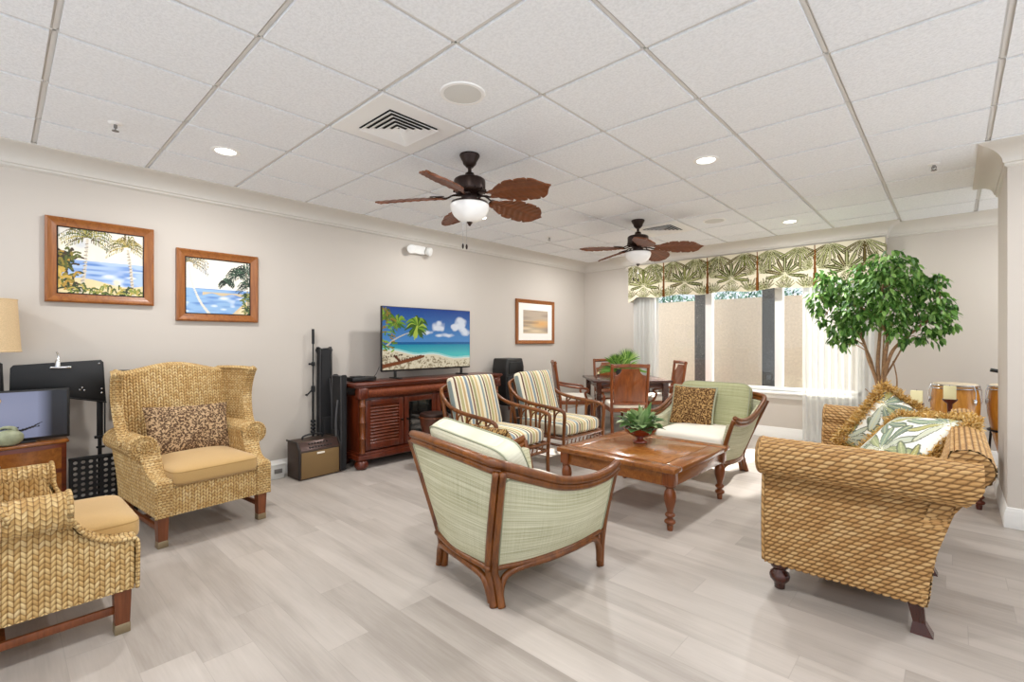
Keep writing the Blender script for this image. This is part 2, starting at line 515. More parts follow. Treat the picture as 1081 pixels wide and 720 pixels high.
M['green_lt'] = grass_mat('pale_cushion', 'b9b79b', 'd3d0b8', 'e6e3d0')
M['cream'] = plain('cream_fabric', 'e6dfd0', 0.85, 120, 0.03, 0.1)
M['cream_pipe'] = plain('sage_piping', '9c9f86', 0.8)
def stripe_mat():
    t = NT('striped_fabric')
    u, v, uvv = t.uvsep()
    seq = [('efe6cc', 5), ('d2ba8a', 5), ('efe6cc', 2), ('a5a074', 5), ('efe6cc', 2), ('7a5442', 3), ('e9dfc2', 3), ('8796a0', 5), ('efe6cc', 3),
           ('c8aa7c', 4), ('efe6cc', 2), ('bdb486', 5), ('efe6cc', 2), ('6b483a', 3), ('efe6cc', 3), ('8e9c9a', 4)]
    tot = sum(w for _, w in seq); p = 0; st = []
    for c, w in seq:
        st.append((p / tot, C4(c))); p += w
    f = t.math('FRACT', t.math('ADD', t.math('DIVIDE', u, 0.36), 0.13))
    col = t.ramp(f, st, 'CONSTANT')
    n = t.noise(uvv, 300, 2)
    col = t.mix(t.math('MULTIPLY', n, 0.12), col, C4('8a7a5a'))
    t.bsdf(col, 0.85, t.bump(n, 0.15, 0.002), Specular_IOR_Level=0.2)
    return t.m
M['stripe'] = stripe_mat()
def leopard(name, bg, mid, dk, sc):
    t = NT(name)
    u, v, uvv = t.uvsep()
    n = t.n('ShaderNodeTexNoise'); t.L(uvv, n.inputs['Vector']); n.inputs['Scale'].default_value = sc * 0.8; n.inputs['Detail'].default_value = 2
    mx = t.n('ShaderNodeMix', data_type='VECTOR'); mx.inputs[0].default_value = 0.03; t.L(uvv, mx.inputs[4]); t.L(n.outputs['Color'], mx.inputs[5])
    vo = t.n('ShaderNodeTexVoronoi', feature='F1'); vo.inputs['Scale'].default_value = sc; t.L(mx.outputs[1], vo.inputs['Vector'])
    col = t.ramp(vo.outputs['Distance'], [(0.0, C4(mid)), (0.16, C4(dk)), (0.50, C4(dk)), (0.62, C4(bg))])
    t.bsdf(col, 0.85, None, Specular_IOR_Level=0.2)
    return t.m
M['leo_grey'] = leopard('spotted_brown_fabric', 'b99c78', '8a6a4e', '56402f', 78)
M['leo_gold'] = leopard('spotted_gold_fabric', 'ad8a58', '7c5730', '4c3018', 78)
M['burlap'] = plain('burlap_shade', 'cfb48c', 0.9, 160, 0.12, 0.3)
def vcol(name, rough=0.7, emit=0.0, **kw):
    t = NT(name); a = t.n('ShaderNodeAttribute'); a.attribute_name = 'Col'
    if emit:
        b = t.bsdf(C4('050505'), rough, None, **kw)
        t.L(a.outputs['Color'], b.inputs['Emission Color']); b.inputs['Emission Strength'].default_value = emit
    else:
        t.bsdf(a.outputs['Color'], rough, None, **kw)
    return t.m
M['canvas'] = vcol('painted_canvas', 0.6)
M['print'] = vcol('art_print', 0.5)
M['fabric_print'] = vcol('palm_print_fabric', 0.85, Specular_IOR_Level=0.2)
M['screen'] = vcol('lit_screen', 0.25, 0.62)
M['mat_board'] = plain('mat_board', 'f4f0e8', 0.8)
def leaf_mat(name, a, b, c, rough=0.45):
    t = NT(name)
    g = t.n('ShaderNodeNewGeometry')
    f = g.outputs['Random Per Island']
    col = t.ramp(f, [(0.0, C4(a)), (0.5, C4(b)), (1.0, C4(c))])
    b_ = t.n('ShaderNodeBsdfPrincipled'); t.L(col, b_.inputs['Base Color']); b_.inputs['Roughness'].default_value = rough
    tr = t.n('ShaderNodeBsdfTranslucent'); t.L(col, tr.inputs[0])
    mx = t.n('ShaderNodeMixShader'); mx.inputs[0].default_value = 0.22
    t.L(b_.outputs[0], mx.inputs[1]); t.L(tr.outputs[0], mx.inputs[2]); t.L(mx.outputs[0], t.out.inputs[0])
    return t.m
M['ficus_leaf'] = leaf_mat('ficus_leaf', '335a20', '5a8c38', '9ac268')
M['fern_leaf'] = leaf_mat('fern_leaf', '38592f', '648c4c', 'b6c894')
M['palm_leaf'] = leaf_mat('palm_leaf', '3f6a24', '6a9a3a', 'b0cf6e')
M['hedge_leaf'] = leaf_mat('hedge_leaf', '26483a', '3f6f58', '7fa39a')
M['bark'] = plain('bark', '9c7a58', 0.8, 40, 0.25, 0.5)
M['gold_fringe'] = leaf_mat('gold_fringe', 'b08740', 'cfa657', 'e8cd92', 0.8)
M['fringe_cord'] = plain('gold_cord', 'c19a52', 0.8, 150, 0.2, 0.3)
def sheer_mat():
    t = NT('sheer_voile')
    d = t.n('ShaderNodeBsdfDiffuse'); d.inputs[0].default_value = C4('e4e4e0')
    tl = t.n('ShaderNodeBsdfTranslucent'); tl.inputs[0].default_value = C4('f8f8f4')
    tp = t.n('ShaderNodeBsdfTransparent')
    m1 = t.n('ShaderNodeMixShader'); m1.inputs[0].default_value = 0.06; t.L(d.outputs[0], m1.inputs[1]); t.L(tl.outputs[0], m1.inputs[2])
    m2 = t.n('ShaderNodeMixShader'); m2.inputs[0].default_value = 0.34; t.L(m1.outputs[0], m2.inputs[1]); t.L(tp.outputs[0], m2.inputs[2])
    t.L(m2.outputs[0], t.out.inputs[0])
    return t.m
M['sheer'] = sheer_mat()
def pane_mat():
    t = NT('window_glass')
    tp = t.n('ShaderNodeBsdfTransparent'); gl = t.n('ShaderNodeBsdfGlossy'); gl.inputs['Roughness'].default_value = 0.02
    lw = t.n('ShaderNodeFresnel'); lw.inputs[0].default_value = 1.45
    m = t.n('ShaderNodeMixShader'); t.L(t.math('MULTIPLY', lw.outputs[0], 0.7), m.inputs[0]); t.L(tp.outputs[0], m.inputs[1]); t.L(gl.outputs[0], m.inputs[2])
    t.L(m.outputs[0], t.out.inputs[0])
    return t.m
M['pane'] = pane_mat()
def dark_glass():
    t = NT('dark_glass'); t.bsdf(C4('0d0f10'), 0.06, None, Specular_IOR_Level=0.6); return t.m
M['dark_glass'] = dark_glass()
M['stucco'] = plain('stucco', 'c2b8a9', 0.9, 28, 0.10, 0.6)
def post_mat():
    t = NT('granite_post'); v = t.coord(); f = t.noise(v, 45, 2, 0.7); g = t.noise(v, 9, 3)
    col = t.ramp(f, [(0.3, C4('2a2c2e')), (0.66, C4('404345')), (0.8, C4('c8cac8'))])  # pale stop paints flecks of light onto the dark post
    t.bsdf(col, 0.6); return t.m
M['post'] = post_mat()
M['ground'] = plain('patio', 'cfc4b4', 0.9, 20, 0.05, 0.2)
def emit(name, h, s):
    t = NT(name); e = t.n('ShaderNodeEmission'); e.inputs[0].default_value = C4(h); e.inputs[1].default_value = s
    t.L(e.outputs[0], t.out.inputs[0]); return t.m
M['lamp_lens'] = emit('lamp_lens', 'fffaf0', 6.0)
M['fan_bowl'] = plain('opal_glass', 'f0efec', 0.25, Emission_Color=C4('fff6ea'), Emission_Strength=.08)  # faint glow added to the unlit bowl
M['conga_wood'] = wood('conga_shell', 'b06f24', 'd8993f', 0.25, 2, 0.8, 0.5)
M['drum_skin'] = plain('drum_skin', 'd9c9ae', 0.6)
M['drum_dark'] = wood('hand_drum_shell', '3a1c12', '5e3320', 0.35, 2)
M['amp_body'] = plain('amp_vinyl', '3f3026', 0.55, 120, 0.15, 0.2)
M['amp_trim'] = plain('amp_edge', '1f1712', 0.5)
def grille_mat():
    t = NT('amp_grille'); u, v, uvv = t.uvsep()
    ck = t.n('ShaderNodeTexChecker'); ck.inputs['Scale'].default_value = 260; t.L(t.coord(), ck.inputs[0])
    col = t.mix(ck.outputs[1], C4('6e5634'), C4('86693f'))
    t.bsdf(col, 0.75); return t.m
M['amp_grille'] = grille_mat()
M['amp_panel'] = plain('amp_panel', '54403a', 0.3, Metallic=0.4)
M['stone'] = plain('mottled_stone', '93977a', 0.45, 25, 0.3, 0.1)
M['bowl_red'] = plain('red_lacquer_bowl', '7a2c16', 0.15, Coat_Weight=0.5)
M['frieze'] = weave_mat('woven_frieze', ['6d2f16', '8b4423', 'a0582f'], '4a1d0d', 0.012, 0.016, bumpd=0.002)
M['jack'] = plain('louvre_gap', '1a0b07', 0.6)
M['speaker_grey'] = plain('speaker_mesh', 'd6d5d0', 0.7, 300, 0.05)
M['slot_dark'] = plain('duct_interior', '2e2a26', 0.9)
# ------------------------------------------------------------------ room
CZ = 2.603
WL, WB = -4.76, 7.02          # wall planes: x of the long wall, y of the window wall
GX0, GXP, GY0, GYP = -1.027, 0.598, 1.994, 0.61

def struct(name, mb, mat, parent=None, **kw):
    o = mb.build(name, mat, parent, **kw)
    if parent is None: o['kind'] = 'structure'
    return o

fl = MB(); fl.add([(-4.9, -3.0, 0), (3.2, -3.0, 0), (3.2, 7.2, 0), (-4.9, 7.2, 0), (-4.9, -3.0, -.08), (3.2, -3.0, -.08), (3.2, 7.2, -.08), (-4.9, 7.2, -.08)],
                  [[0, 1, 2, 3], [7, 6, 5, 4], [0, 4, 5, 1], [1, 5, 6, 2], [2, 6, 7, 3], [3, 7, 4, 0]])
struct('floor', fl, M['floor'], sharp=20)

# ceiling: lay-in tiles with a stepped edge, above a grid of bars
ce = MB()
for i in range(-7, 7):
    for j in range(-8, 9):
        x0, x1 = GX0 + i * GXP, GX0 + (i + 1) * GXP; y0, y1 = GY0 + j * GYP, GY0 + (j + 1) * GYP
        g = 0.0145; b = 0.013
        a = [(x0 + g, y0 + g), (x1 - g, y0 + g), (x1 - g, y1 - g), (x0 + g, y1 - g)]
        lo = [(x, y, CZ) for x, y in a]; hi = [(x, y, CZ + b) for x, y in a]
        V = lo + hi
        F = [[3, 2, 1, 0], [0, 1, 5, 4], [1, 2, 6, 5], [2, 3, 7, 6], [3, 0, 4, 7]]
        ce.add(V, F)
cob = struct('ceiling', ce, M['tile'], sharp=20)
gr = MB()
xs, xe, ys, ye = GX0 - 7 * GXP, GX0 + 7 * GXP, GY0 - 8 * GYP, GY0 + 9 * GYP
gr.add([(xs, ys, CZ + .013), (xe, ys, CZ + .013), (xe, ye, CZ + .013), (xs, ye, CZ + .013), (xs, ys, CZ + .12), (xe, ys, CZ + .12), (xe, ye, CZ + .12), (xs, ye, CZ + .12)],
       [[3, 2, 1, 0], [4, 5, 6, 7], [0, 1, 5, 4], [1, 2, 6, 5], [2, 3, 7, 6], [3, 0, 4, 7]])
for i in range(-7, 8):
    x = GX0 + i * GXP; gr.box((x, (ys + ye) / 2, CZ + .010), (.012, ye - ys, .006))
for j in range(-8, 10):
    y = GY0 + j * GYP; gr.box(((xs + xe) / 2, y, CZ + .010), (xe - xs, .012, .006))
gob = gr.build('ceiling_grid', M['tbar'], cob)

def wallbox(name, lo, hi):
    b = MB(); b.box([(a + c) / 2 for a, c in zip(lo, hi)], [c - a for a, c in zip(lo, hi)])
    return struct(name, b, M['wall'])
wallbox('wall_left', (WL - .12, -3.0, 0), (WL, 7.14, CZ + .05))
WX0, WX1, WZ0, WZ1 = -3.52, -0.80, 0.615, 2.15
wb = MB()
def bx2(mb, lo, hi): mb.box([(a + c) / 2 for a, c in zip(lo, hi)], [c - a for a, c in zip(lo, hi)])
bx2(wb, (WL, WB, 0), (WX0, WB + .14, CZ + .05)); bx2(wb, (WX1, WB, 0), (2.6, WB + .14, CZ + .05))
bx2(wb, (WX0, WB, 0), (WX1, WB + .14, WZ0)); bx2(wb, (WX0, WB, WZ1), (WX1, WB + .14, CZ + .05))
bx2(wb, (-3.86, WB - .16, 2.40), (-.56, WB, CZ + .05))            # shallow bulkhead over the window
struct('wall_back', wb, M['wall'])
wallbox('wall_right', (.274, 4.72, 0), (1.0, 5.65, CZ + .05))

# crown moulding: profile (out, drop), out measured in units of the per-vertex offset
CR = [(1.0, 0.0), (1.0, .010), (.955, .013)]
for k in range(0, 9):
    a = k / 8 * PI / 2
    CR.append((.90 - .74 * math.sin(a), .105 - .088 * math.cos(a)))
CR += [(.10, .108), (.10, .122), (.05, .130), (0.0, .134)]
def sweep(name, path, prof, mat, z0, sgn=-1, parent=None):
    P = np.zeros((len(path), len(prof), 3))
    for i, (x, y, ox, oy) in enumerate(path):
        for j, (o, d) in enumerate(prof):
            P[i, j] = (x + ox * o, y + oy * o, z0 + sgn * d)
    m = MB()
    # split per segment so that mitres stay sharp
    for i in range(len(path) - 1): m.sheet(P[i:i + 2])
    return struct(name, m, mat, parent, sharp=30)
c = .24
sweep('trim_1', [(WL, -3.0, c, 0), (WL, WB, c, -c)], CR, M['crown'], CZ + .004)
d = .22
sweep('trim_2', [(WL, WB, c, -c), (-3.86, WB, -d, -c), (-3.86, WB - .16, -d, -d), (-.56, WB - .16, d * .6, -d), (-.56, WB, d * .6, -c), (2.6, WB, 0, -c)], CR, M['crown'], CZ + .004)
sweep('trim_3', [(1.0, 4.72, .15, -.26), (.274, 4.72, -.15, -.26), (.274, 5.65, -.15, .12), (1.0, 5.65, .15, .12)], CR, M['crown'], CZ + .004)
BB = [(1.0, 0), (1.0, .085), (.75, .093), (.75, .112), (.5, .120), (.35, .134), (0.05, .140), (0, .140)]
t_ = .018
sweep('baseboard_left', [(WL, -3.0, t_, 0), (WL, WB, t_, -t_)], BB, M['trim'], 0, 1)
sweep('baseboard_back', [(WL, WB, t_, -t_), (2.6, WB, 0, -t_)], BB, M['trim'], 0, 1)
sweep('baseboard_right', [(1.0, 4.72, t_, -t_), (.274, 4.72, -t_, -t_), (.274, 5.65, -t_, t_), (1.0, 5.65, t_, t_)], BB, M['trim'], 0, 1)

# window: frame, two mullions, three panes, sill
wf = MB(); fw = .055
def wbar(x0, x1, z0, z1, y0=WB + .02, y1=WB + .11): wf.box(((x0 + x1) / 2, (y0 + y1) / 2, (z0 + z1) / 2), (x1 - x0, y1 - y0, z1 - z0), .004)
wbar(WX0, WX1, WZ0, WZ0 + .05); wbar(WX0, WX1, WZ1 - .05, WZ1); wbar(WX0, WX0 + .05, WZ0, WZ1); wbar(WX1 - .05, WX1, WZ0, WZ1)
win = struct('window_1', wf, M['white'])
for x in (-2.616, -1.70):
    m = MB(); m.box((x, WB + .065, (WZ0 + WZ1) / 2), (.092, .10, WZ1 - WZ0 - .09), .006); m.build('mullion', M['white'], win)
for x0, x1 in ((WX0 + .045, -2.66), (-2.572, -1.744), (-1.656, WX1 - .045)):
    m = MB(); m.box(((x0 + x1) / 2, WB + .07, (WZ0 + WZ1) / 2), (x1 - x0, .006, WZ1 - WZ0 - .09)); m.build('pane', M['pane'], win)
m = MB(); m.box(((WX0 + WX1) / 2, WB - .015, WZ0 - .016), (WX1 - WX0 + .16, .11, .032), .008); m.build('sill', M['white'], win)
m = MB(); m.box(((WX0 + WX1) / 2, WB - .008, WZ0 - .062), (WX1 - WX0 + .10, .016, .06), .004); m.build('apron', M['trim'], win)

# outside: stucco wall, posts with painted light flecks, hedge above, paving
g = MB(); g.box((-2.5, 9.3, -.08), (16, 4.3, .1)); struct('ground', g, M['ground'])
g = MB(); g.box((-2.5, 9.12, 1.0), (14, .24, 2.08)); struct('exterior_wall', g, M['stucco'])
for k, x in enumerate((-3.19, -2.12)):
    m = MB(); m.box((x, 8.3, 1.48), (.195, .195, 3.0), .008); m.box((x, 8.3, .03), (.25, .25, .12), .01)
    o = m.build('stone_post', M['post'])
    tag(o, ['dark speckled stone post outside, behind the window mullion nearest the dining table', 'dark speckled stone post outside, behind the window mullion nearest the ficus'][k], 'post', 'stone posts outside the window')
hb = MB()
for k in range(3600):
    x = random.uniform(-7, 1.5); y = random.uniform(9.34, 9.95); top = 2.28 + .07 * math.sin(x * 2.1) + .05 * math.sin(x * 5.3)
    z = random.uniform(1.98, top)
    hb.leaf((x, y, z), (random.uniform(-1, 1), random.uniform(-1.2, .4), random.uniform(-.6, .6)), (0, 0, 1), random.uniform(.07, .13), random.uniform(.035, .06), .3, 2)
for k in range(40):
    x = random.uniform(-7, 1.5); hb.tube([(x, 9.6, 0), (x + random.uniform(-.1, .1), 9.65, 2.2)], .012, 5)
o = hb.build('hedge', M['hedge_leaf'], kind='stuff')
tag(o, 'bluish green hedge above the stucco wall seen through the window', 'hedge')

# ------------------------------------------------------------------ ceiling fittings
def recessed_light(x, y, label, shown=True):
    t = thing('recessed_light', label, 'ceiling light', (x, y, CZ), 0, 'recessed ceiling lights')
    m = MB(); m.lathe([(.062, -.001), (.066, -.006), (.085, -.005), (.09, 0.0), (.088, .002), (.062, .002)], (0, 0, 0), 32)
    m.build('trim_ring', M['white'], t)
    m = MB(); m.lathe([(.001, -.0030), (.05, -.0030), (.063, -.001)], (0, 0, 0), 28); m.build('lens', M['lamp_lens'], t)
    return t
LIGHTS = [(-3.718, 1.079, 'round recessed light glowing in the ceiling above the two beach paintings'),
          (-1.326, 3.519, 'round recessed light glowing in the ceiling above the coffee table'),
          (-1.326, 5.959, 'round recessed light glowing in the ceiling near the palm print valance'),
          (-3.718, 3.519, 'round recessed light beyond the glass bowl of the nearer fan'),
          (-3.718, 5.959, 'round recessed light beyond the farther fan, near the room corner')]
for x, y, l in LIGHTS: recessed_light(x, y, l)
MORE = [(1.066, 5.959), (-1.326, 1.079), (1.066, 1.079), (1.066, 3.519), (-1.326, -1.361), (-3.718, -1.361), (1.066, -1.361)]  # unseen downlights continuing the grid; the first added to lift the window end
for x, y in [(a, b) for a, b, _ in LIGHTS] + MORE:
    ld = bpy.data.lights.new('downlight', 'AREA'); ld.shape = 'DISK'; ld.size = .13; ld.energy = LAMP_W * (1.05 if y > 5 else 1.0); ld.color = (1.0, 1.0, 1.0)
    lo = bpy.data.objects.new('downlight', ld); lo.location = (x, y, CZ - .008); COL.objects.link(lo)

def vent(x, y, label):
    t = thing('air_vent', label, 'air vent', (x, y, CZ), 0, 'ceiling air vents')
    m = MB()
    o, i_ = .292, .175
    for a in range(4):
        R = Matrix.Rotation(a * PI / 2, 4, 'Z')
        q = [Vector((-o, -o, -.004)), Vector((o, -o, -.004)), Vector((i_, -i_, -.006)), Vector((-i_, -i_, -.006))]
        m.add([tuple(R @ p) for p in q], [[3, 2, 1, 0]])
        q2 = [Vector((-o, -o, -.004)), Vector((o, -o, -.004)), Vector((o, -o, .004)), Vector((-o, -o, .004))]
        m.add([tuple(R @ p) for p in q2], [[0, 1, 2, 3]])
    m.build('frame_plate', M['white'], t, sharp=20)
    m = MB(); m.add([(-i_, -i_, -.003), (i_, -i_, -.003), (i_, i_, -.003), (-i_, i_, -.003)], [[3, 2, 1, 0]]); m.build('duct', M['slot_dark'], t)
    m = MB()
    for k in range(5):
        ro = .172 - k * .034; ri = ro - .030
        for a in range(4):
            R = Matrix.Rotation(a * PI / 2, 4, 'Z')
            q = [Vector((-ro, -ro, -.019)), Vector((ro, -ro, -.019)), Vector((ri, -ri, -.0045)), Vector((-ri, -ri, -.0045))]
            w = [p + Vector((0, 0, .0025)) for p in q]
            m.add([tuple(R @ p) for p in q + w], [[3, 2, 1, 0], [4, 5, 6, 7], [0, 1, 5, 4]])
    m.build('louvre_blades', M['white'], t, sharp=20)
    return t
vent(-2.522, 1.689, 'square ceiling air vent beside the nearer ceiling fan')
vent(-2.522, 5.349, 'square ceiling air vent beyond the farther ceiling fan')
def ceil_speaker(x, y, label):
    t = thing('ceiling_speaker', label, 'speaker', (x, y, CZ), 0, 'ceiling speakers')
    m = MB(); m.lathe([(.098, -.001), (.102, -.007), (.118, -.006), (.122, 0), (.098, .001)], (0, 0, 0), 36); m.build('rim', M['white'], t)
    m = MB(); m.lathe([(.001, -.009), (.06, -.0085), (.1, -.0055)], (0, 0, 0), 36); m.build('speaker_grille', M['speaker_grey'], t)
ceil_speaker(-1.924, 1.689, 'round grey ceiling speaker beside the near air vent')
ceil_speaker(-1.924, 5.349, 'round white ceiling speaker beyond the farther fan')
def sprinkler(x, y, label):
    t = thing('sprinkler_head', label, 'sprinkler', (x, y, CZ), 0, 'ceiling sprinklers')
    m = MB(); m.lathe([(.001, -.010), (.02, -.009), (.034, -.004), (.038, 0)], (0, 0, 0), 20); m.build('escutcheon', M['white'], t)
    m = MB(); m.lathe([(.009, -.03), (.009, -.01)], (0, 0, 0), 10)
    m.tube([(-.012, 0, -.02), (-.013, 0, -.035), (-.004, 0, -.046)], .0025, 6); m.tube([(.012, 0, -.02), (.013, 0, -.035), (.004, 0, -.046)], .0025, 6)
    m.lathe([(.001, -.05), (.018, -.049), (.018, -.046), (.001, -.046)], (0, 0, 0), 14)
    m.build('deflector', M['grey_case'], t)
sprinkler(-3.733, .486, 'small sprinkler head in the ceiling nearest the two beach paintings')
sprinkler(-.105, 4.753, 'small sprinkler head in the ceiling beside the corner column')
sprinkler(-3.762, 4.761, 'small sprinkler head in the ceiling between the two fans')

# ------------------------------------------------------------------ ceiling fans
def palm_blade(L=.48, W=.225):
    # broad leaf blade with notched edge and raised veins, along +x
    nu, nv = 90, 21
    u = np.linspace(0, 1, nu); v = np.linspace(-1, 1, nv)
    U, Vv = np.meshgrid(u, v, indexing='ij')
    q_ = np.clip(U / .5, 0, 1); hw = W / 2 * (.26 + .74 * q_ * q_ * (3 - 2 * q_))
    hw = hw * np.where(U > .74, np.clip(1 - ((U - .74) / .263) ** 2, .02, 1) ** .5, 1)
    notch = 1 - .24 * np.exp(-(((U * 4.6 - .2) % 1.0 - .5) / .055) ** 2) * (np.abs(Vv) ** 4)
    x = U * L + .035 * np.abs(Vv) * (-1) * (U > 0)
    y = Vv * hw * notch
    vein = .0028 * np.abs(np.sin(PI * (U * 9 - np.abs(Vv) * 1.6)))
    z = .008 * (1 - np.abs(Vv)) + vein * (np.abs(Vv) > .06) - .02 * U ** 2
    P = np.stack([x, y, z], 2); Q = P.copy(); Q[..., 2] -= .010
    m = MB(); m.sheet(P, flip=False); m.sheet(Q, flip=True)
    rim = []
    idx = [(i, 0) for i in range(nu)] + [(nu - 1, j) for j in range(1, nv)] + [(i, nv - 1) for i in range(nu - 2, -1, -1)] + [(0, j) for j in range(nv - 2, 0, -1)]
    A = np.array([P[i] for i in idx]); B = np.array([Q[i] for i in idx]); n = len(idx)
    m.add(np.concatenate([A, B]), [[k, (k + 1) % n, n + (k + 1) % n, n + k] for k in range(n)])
    return m
def fan(loc, phase, label):
    t = thing('ceiling_fan', label, 'ceiling fan', loc, phase, 'ceiling fans')
    m = MB(); m.lathe([(.07, 0), (.072, -.008), (.066, -.022), (.05, -.05), (.046, -.066), (.028, -.085), (.024, -.09)], (0, 0, 0), 32); m.build('canopy', M['bronze'], t)
    m = MB(); m.lathe([(.013, -.08), (.013, -.125), (.03, -.13), (.036, -.15), (.05, -.165)], (0, 0, 0), 20); m.build('downrod', M['bronze'], t)
    m = MB(); m.lathe([(.03, -.15), (.05, -.16), (.098, -.172), (.109, -.18), (.112, -.19), (.112, -.25), (.108, -.262), (.095, -.275), (.075, -.285), (.06, -.30), (.055, -.325), (.09, -.335), (.13, -.34), (.13, -.35), (.02, -.352)], (0, 0, 0), 36)
    for a in range(12):
        q = a * PI / 6; m.box((.112 * math.cos(q), .112 * math.sin(q), -.256), (.012, .012, .016), .003)
    m.build('motor_housing', M['bronze'], t)
    for k in range(5):
        a = k * 2 * PI / 5
        R = Matrix.Rotation(a, 4, 'Z')
        bm_ = palm_blade(); b = bm_.build('blade', M['fan_blade'], t)
        b.matrix_local = R @ Matrix.Translation((.19, 0, -.312)) @ Matrix.Rotation(math.radians(-19), 4, 'X') @ Matrix.Rotation(math.radians(1.5), 4, 'Y')
        m = MB()
        for s in (-1, 1): m.tube(catmull([(-.125, .018 * s, .018), (-.075, .034 * s, .02), (-.02, .028 * s, .0), (.05, .012 * s, .012)], 5), .0065, 8)
        m.box((.04, 0, .014), (.10, .05, .006), .002); m.box((-.125, 0, .02), (.05, .06, .01), .003)
        m.build('blade_bracket', M['bronze'], b)
    m = MB(); m.lathe([(.128, -.352), (.137, -.358), (.139, -.372), (.132, -.40), (.112, -.435), (.08, -.462), (.04, -.476), (.012, -.48)], (0, 0, 0), 40); m.build('light_bowl', M['fan_bowl'], t)
    m = MB(); m.lathe([(.02, -.476), (.022, -.482), (.014, -.49), (.01, -.5), (.004, -.506)], (0, 0, 0), 16); m.build('finial', M['bronze_hi'], t)
    for k, (px, py, L) in enumerate(((-.045, -.02, .15), (.01, -.045, .165))):
        m = MB(); m.tube([(px * .6, py * .6, -.47), (px, py, -.49), (px, py, -.48 - L)], .0016, 5); ch = m.build('pull_chain', M['chrome'], t)
        m = MB(); m.lathe([(.003, -.478 - L), (.007, -.485 - L), (.0085, -.50 - L), (.004, -.515 - L)], (px, py, 0), 10); m.build('chain_knob', M['bronze'], ch)
    return t
fan((-2.522, 2.28, CZ), 8.5, 'nearer bronze ceiling fan with brown palm leaf blades and white glass bowl')
fan((-2.535, 4.77, CZ), 18.0, 'farther bronze ceiling fan with palm leaf blades, before the valance')

# ------------------------------------------------------------------ valance and sheers
VY = 6.83
def fanpaint(S, T, centers, bg, seed, leaf_n=11, R=.34, cols=None, edge='5b4526'):
    out = np.tile(np.array(C(bg)), S.shape + (1,)).reshape(S.shape + (3,))
    r_ = np.random.default_rng(seed)
    cols = cols or ['6f7340', '8f9158', 'a9a873', '7d6f42', 'b6b48b']
    for (cx, cz, base, spread, Rr) in centers:
        dx = S - cx; dz = T - cz; r = np.hypot(dx, dz); th = np.arctan2(dx, dz)
        rel = (th - base + PI) % (2 * PI) - PI
        st = spread / leaf_n
        k = np.floor((rel + spread / 2) / st)
        ok = (k >= 0) & (k < leaf_n)
        loc = (rel + spread / 2) / st - k - .5
        lens = Rr * r_.uniform(.75, 1.05, leaf_n + 2); ci = r_.integers(0, len(cols), leaf_n + 2)
        kk = np.clip(k, 0, leaf_n).astype(int)
        tt = r / lens[kk]
        half = .54 * np.clip(1.2 * (1 - tt), 0, 1) ** .5 * np.clip(.45 + tt * 2, 0, 1)
        inside = ok & (tt < 1) & (np.abs(loc) < half)
        cc = np.array([C(q) for q in cols])[ci[kk]]
        rib = np.abs(loc) < np.maximum(.025, .0018 / (r * st + 1e-3))
        ed = np.abs(loc) > half - .10
        cc = np.where(rib[..., None], np.array(C('c9c79e')), cc); cc = np.where(ed[..., None], np.array(C(edge)), cc)
        out = np.where(inside[..., None], cc, out)
    return out
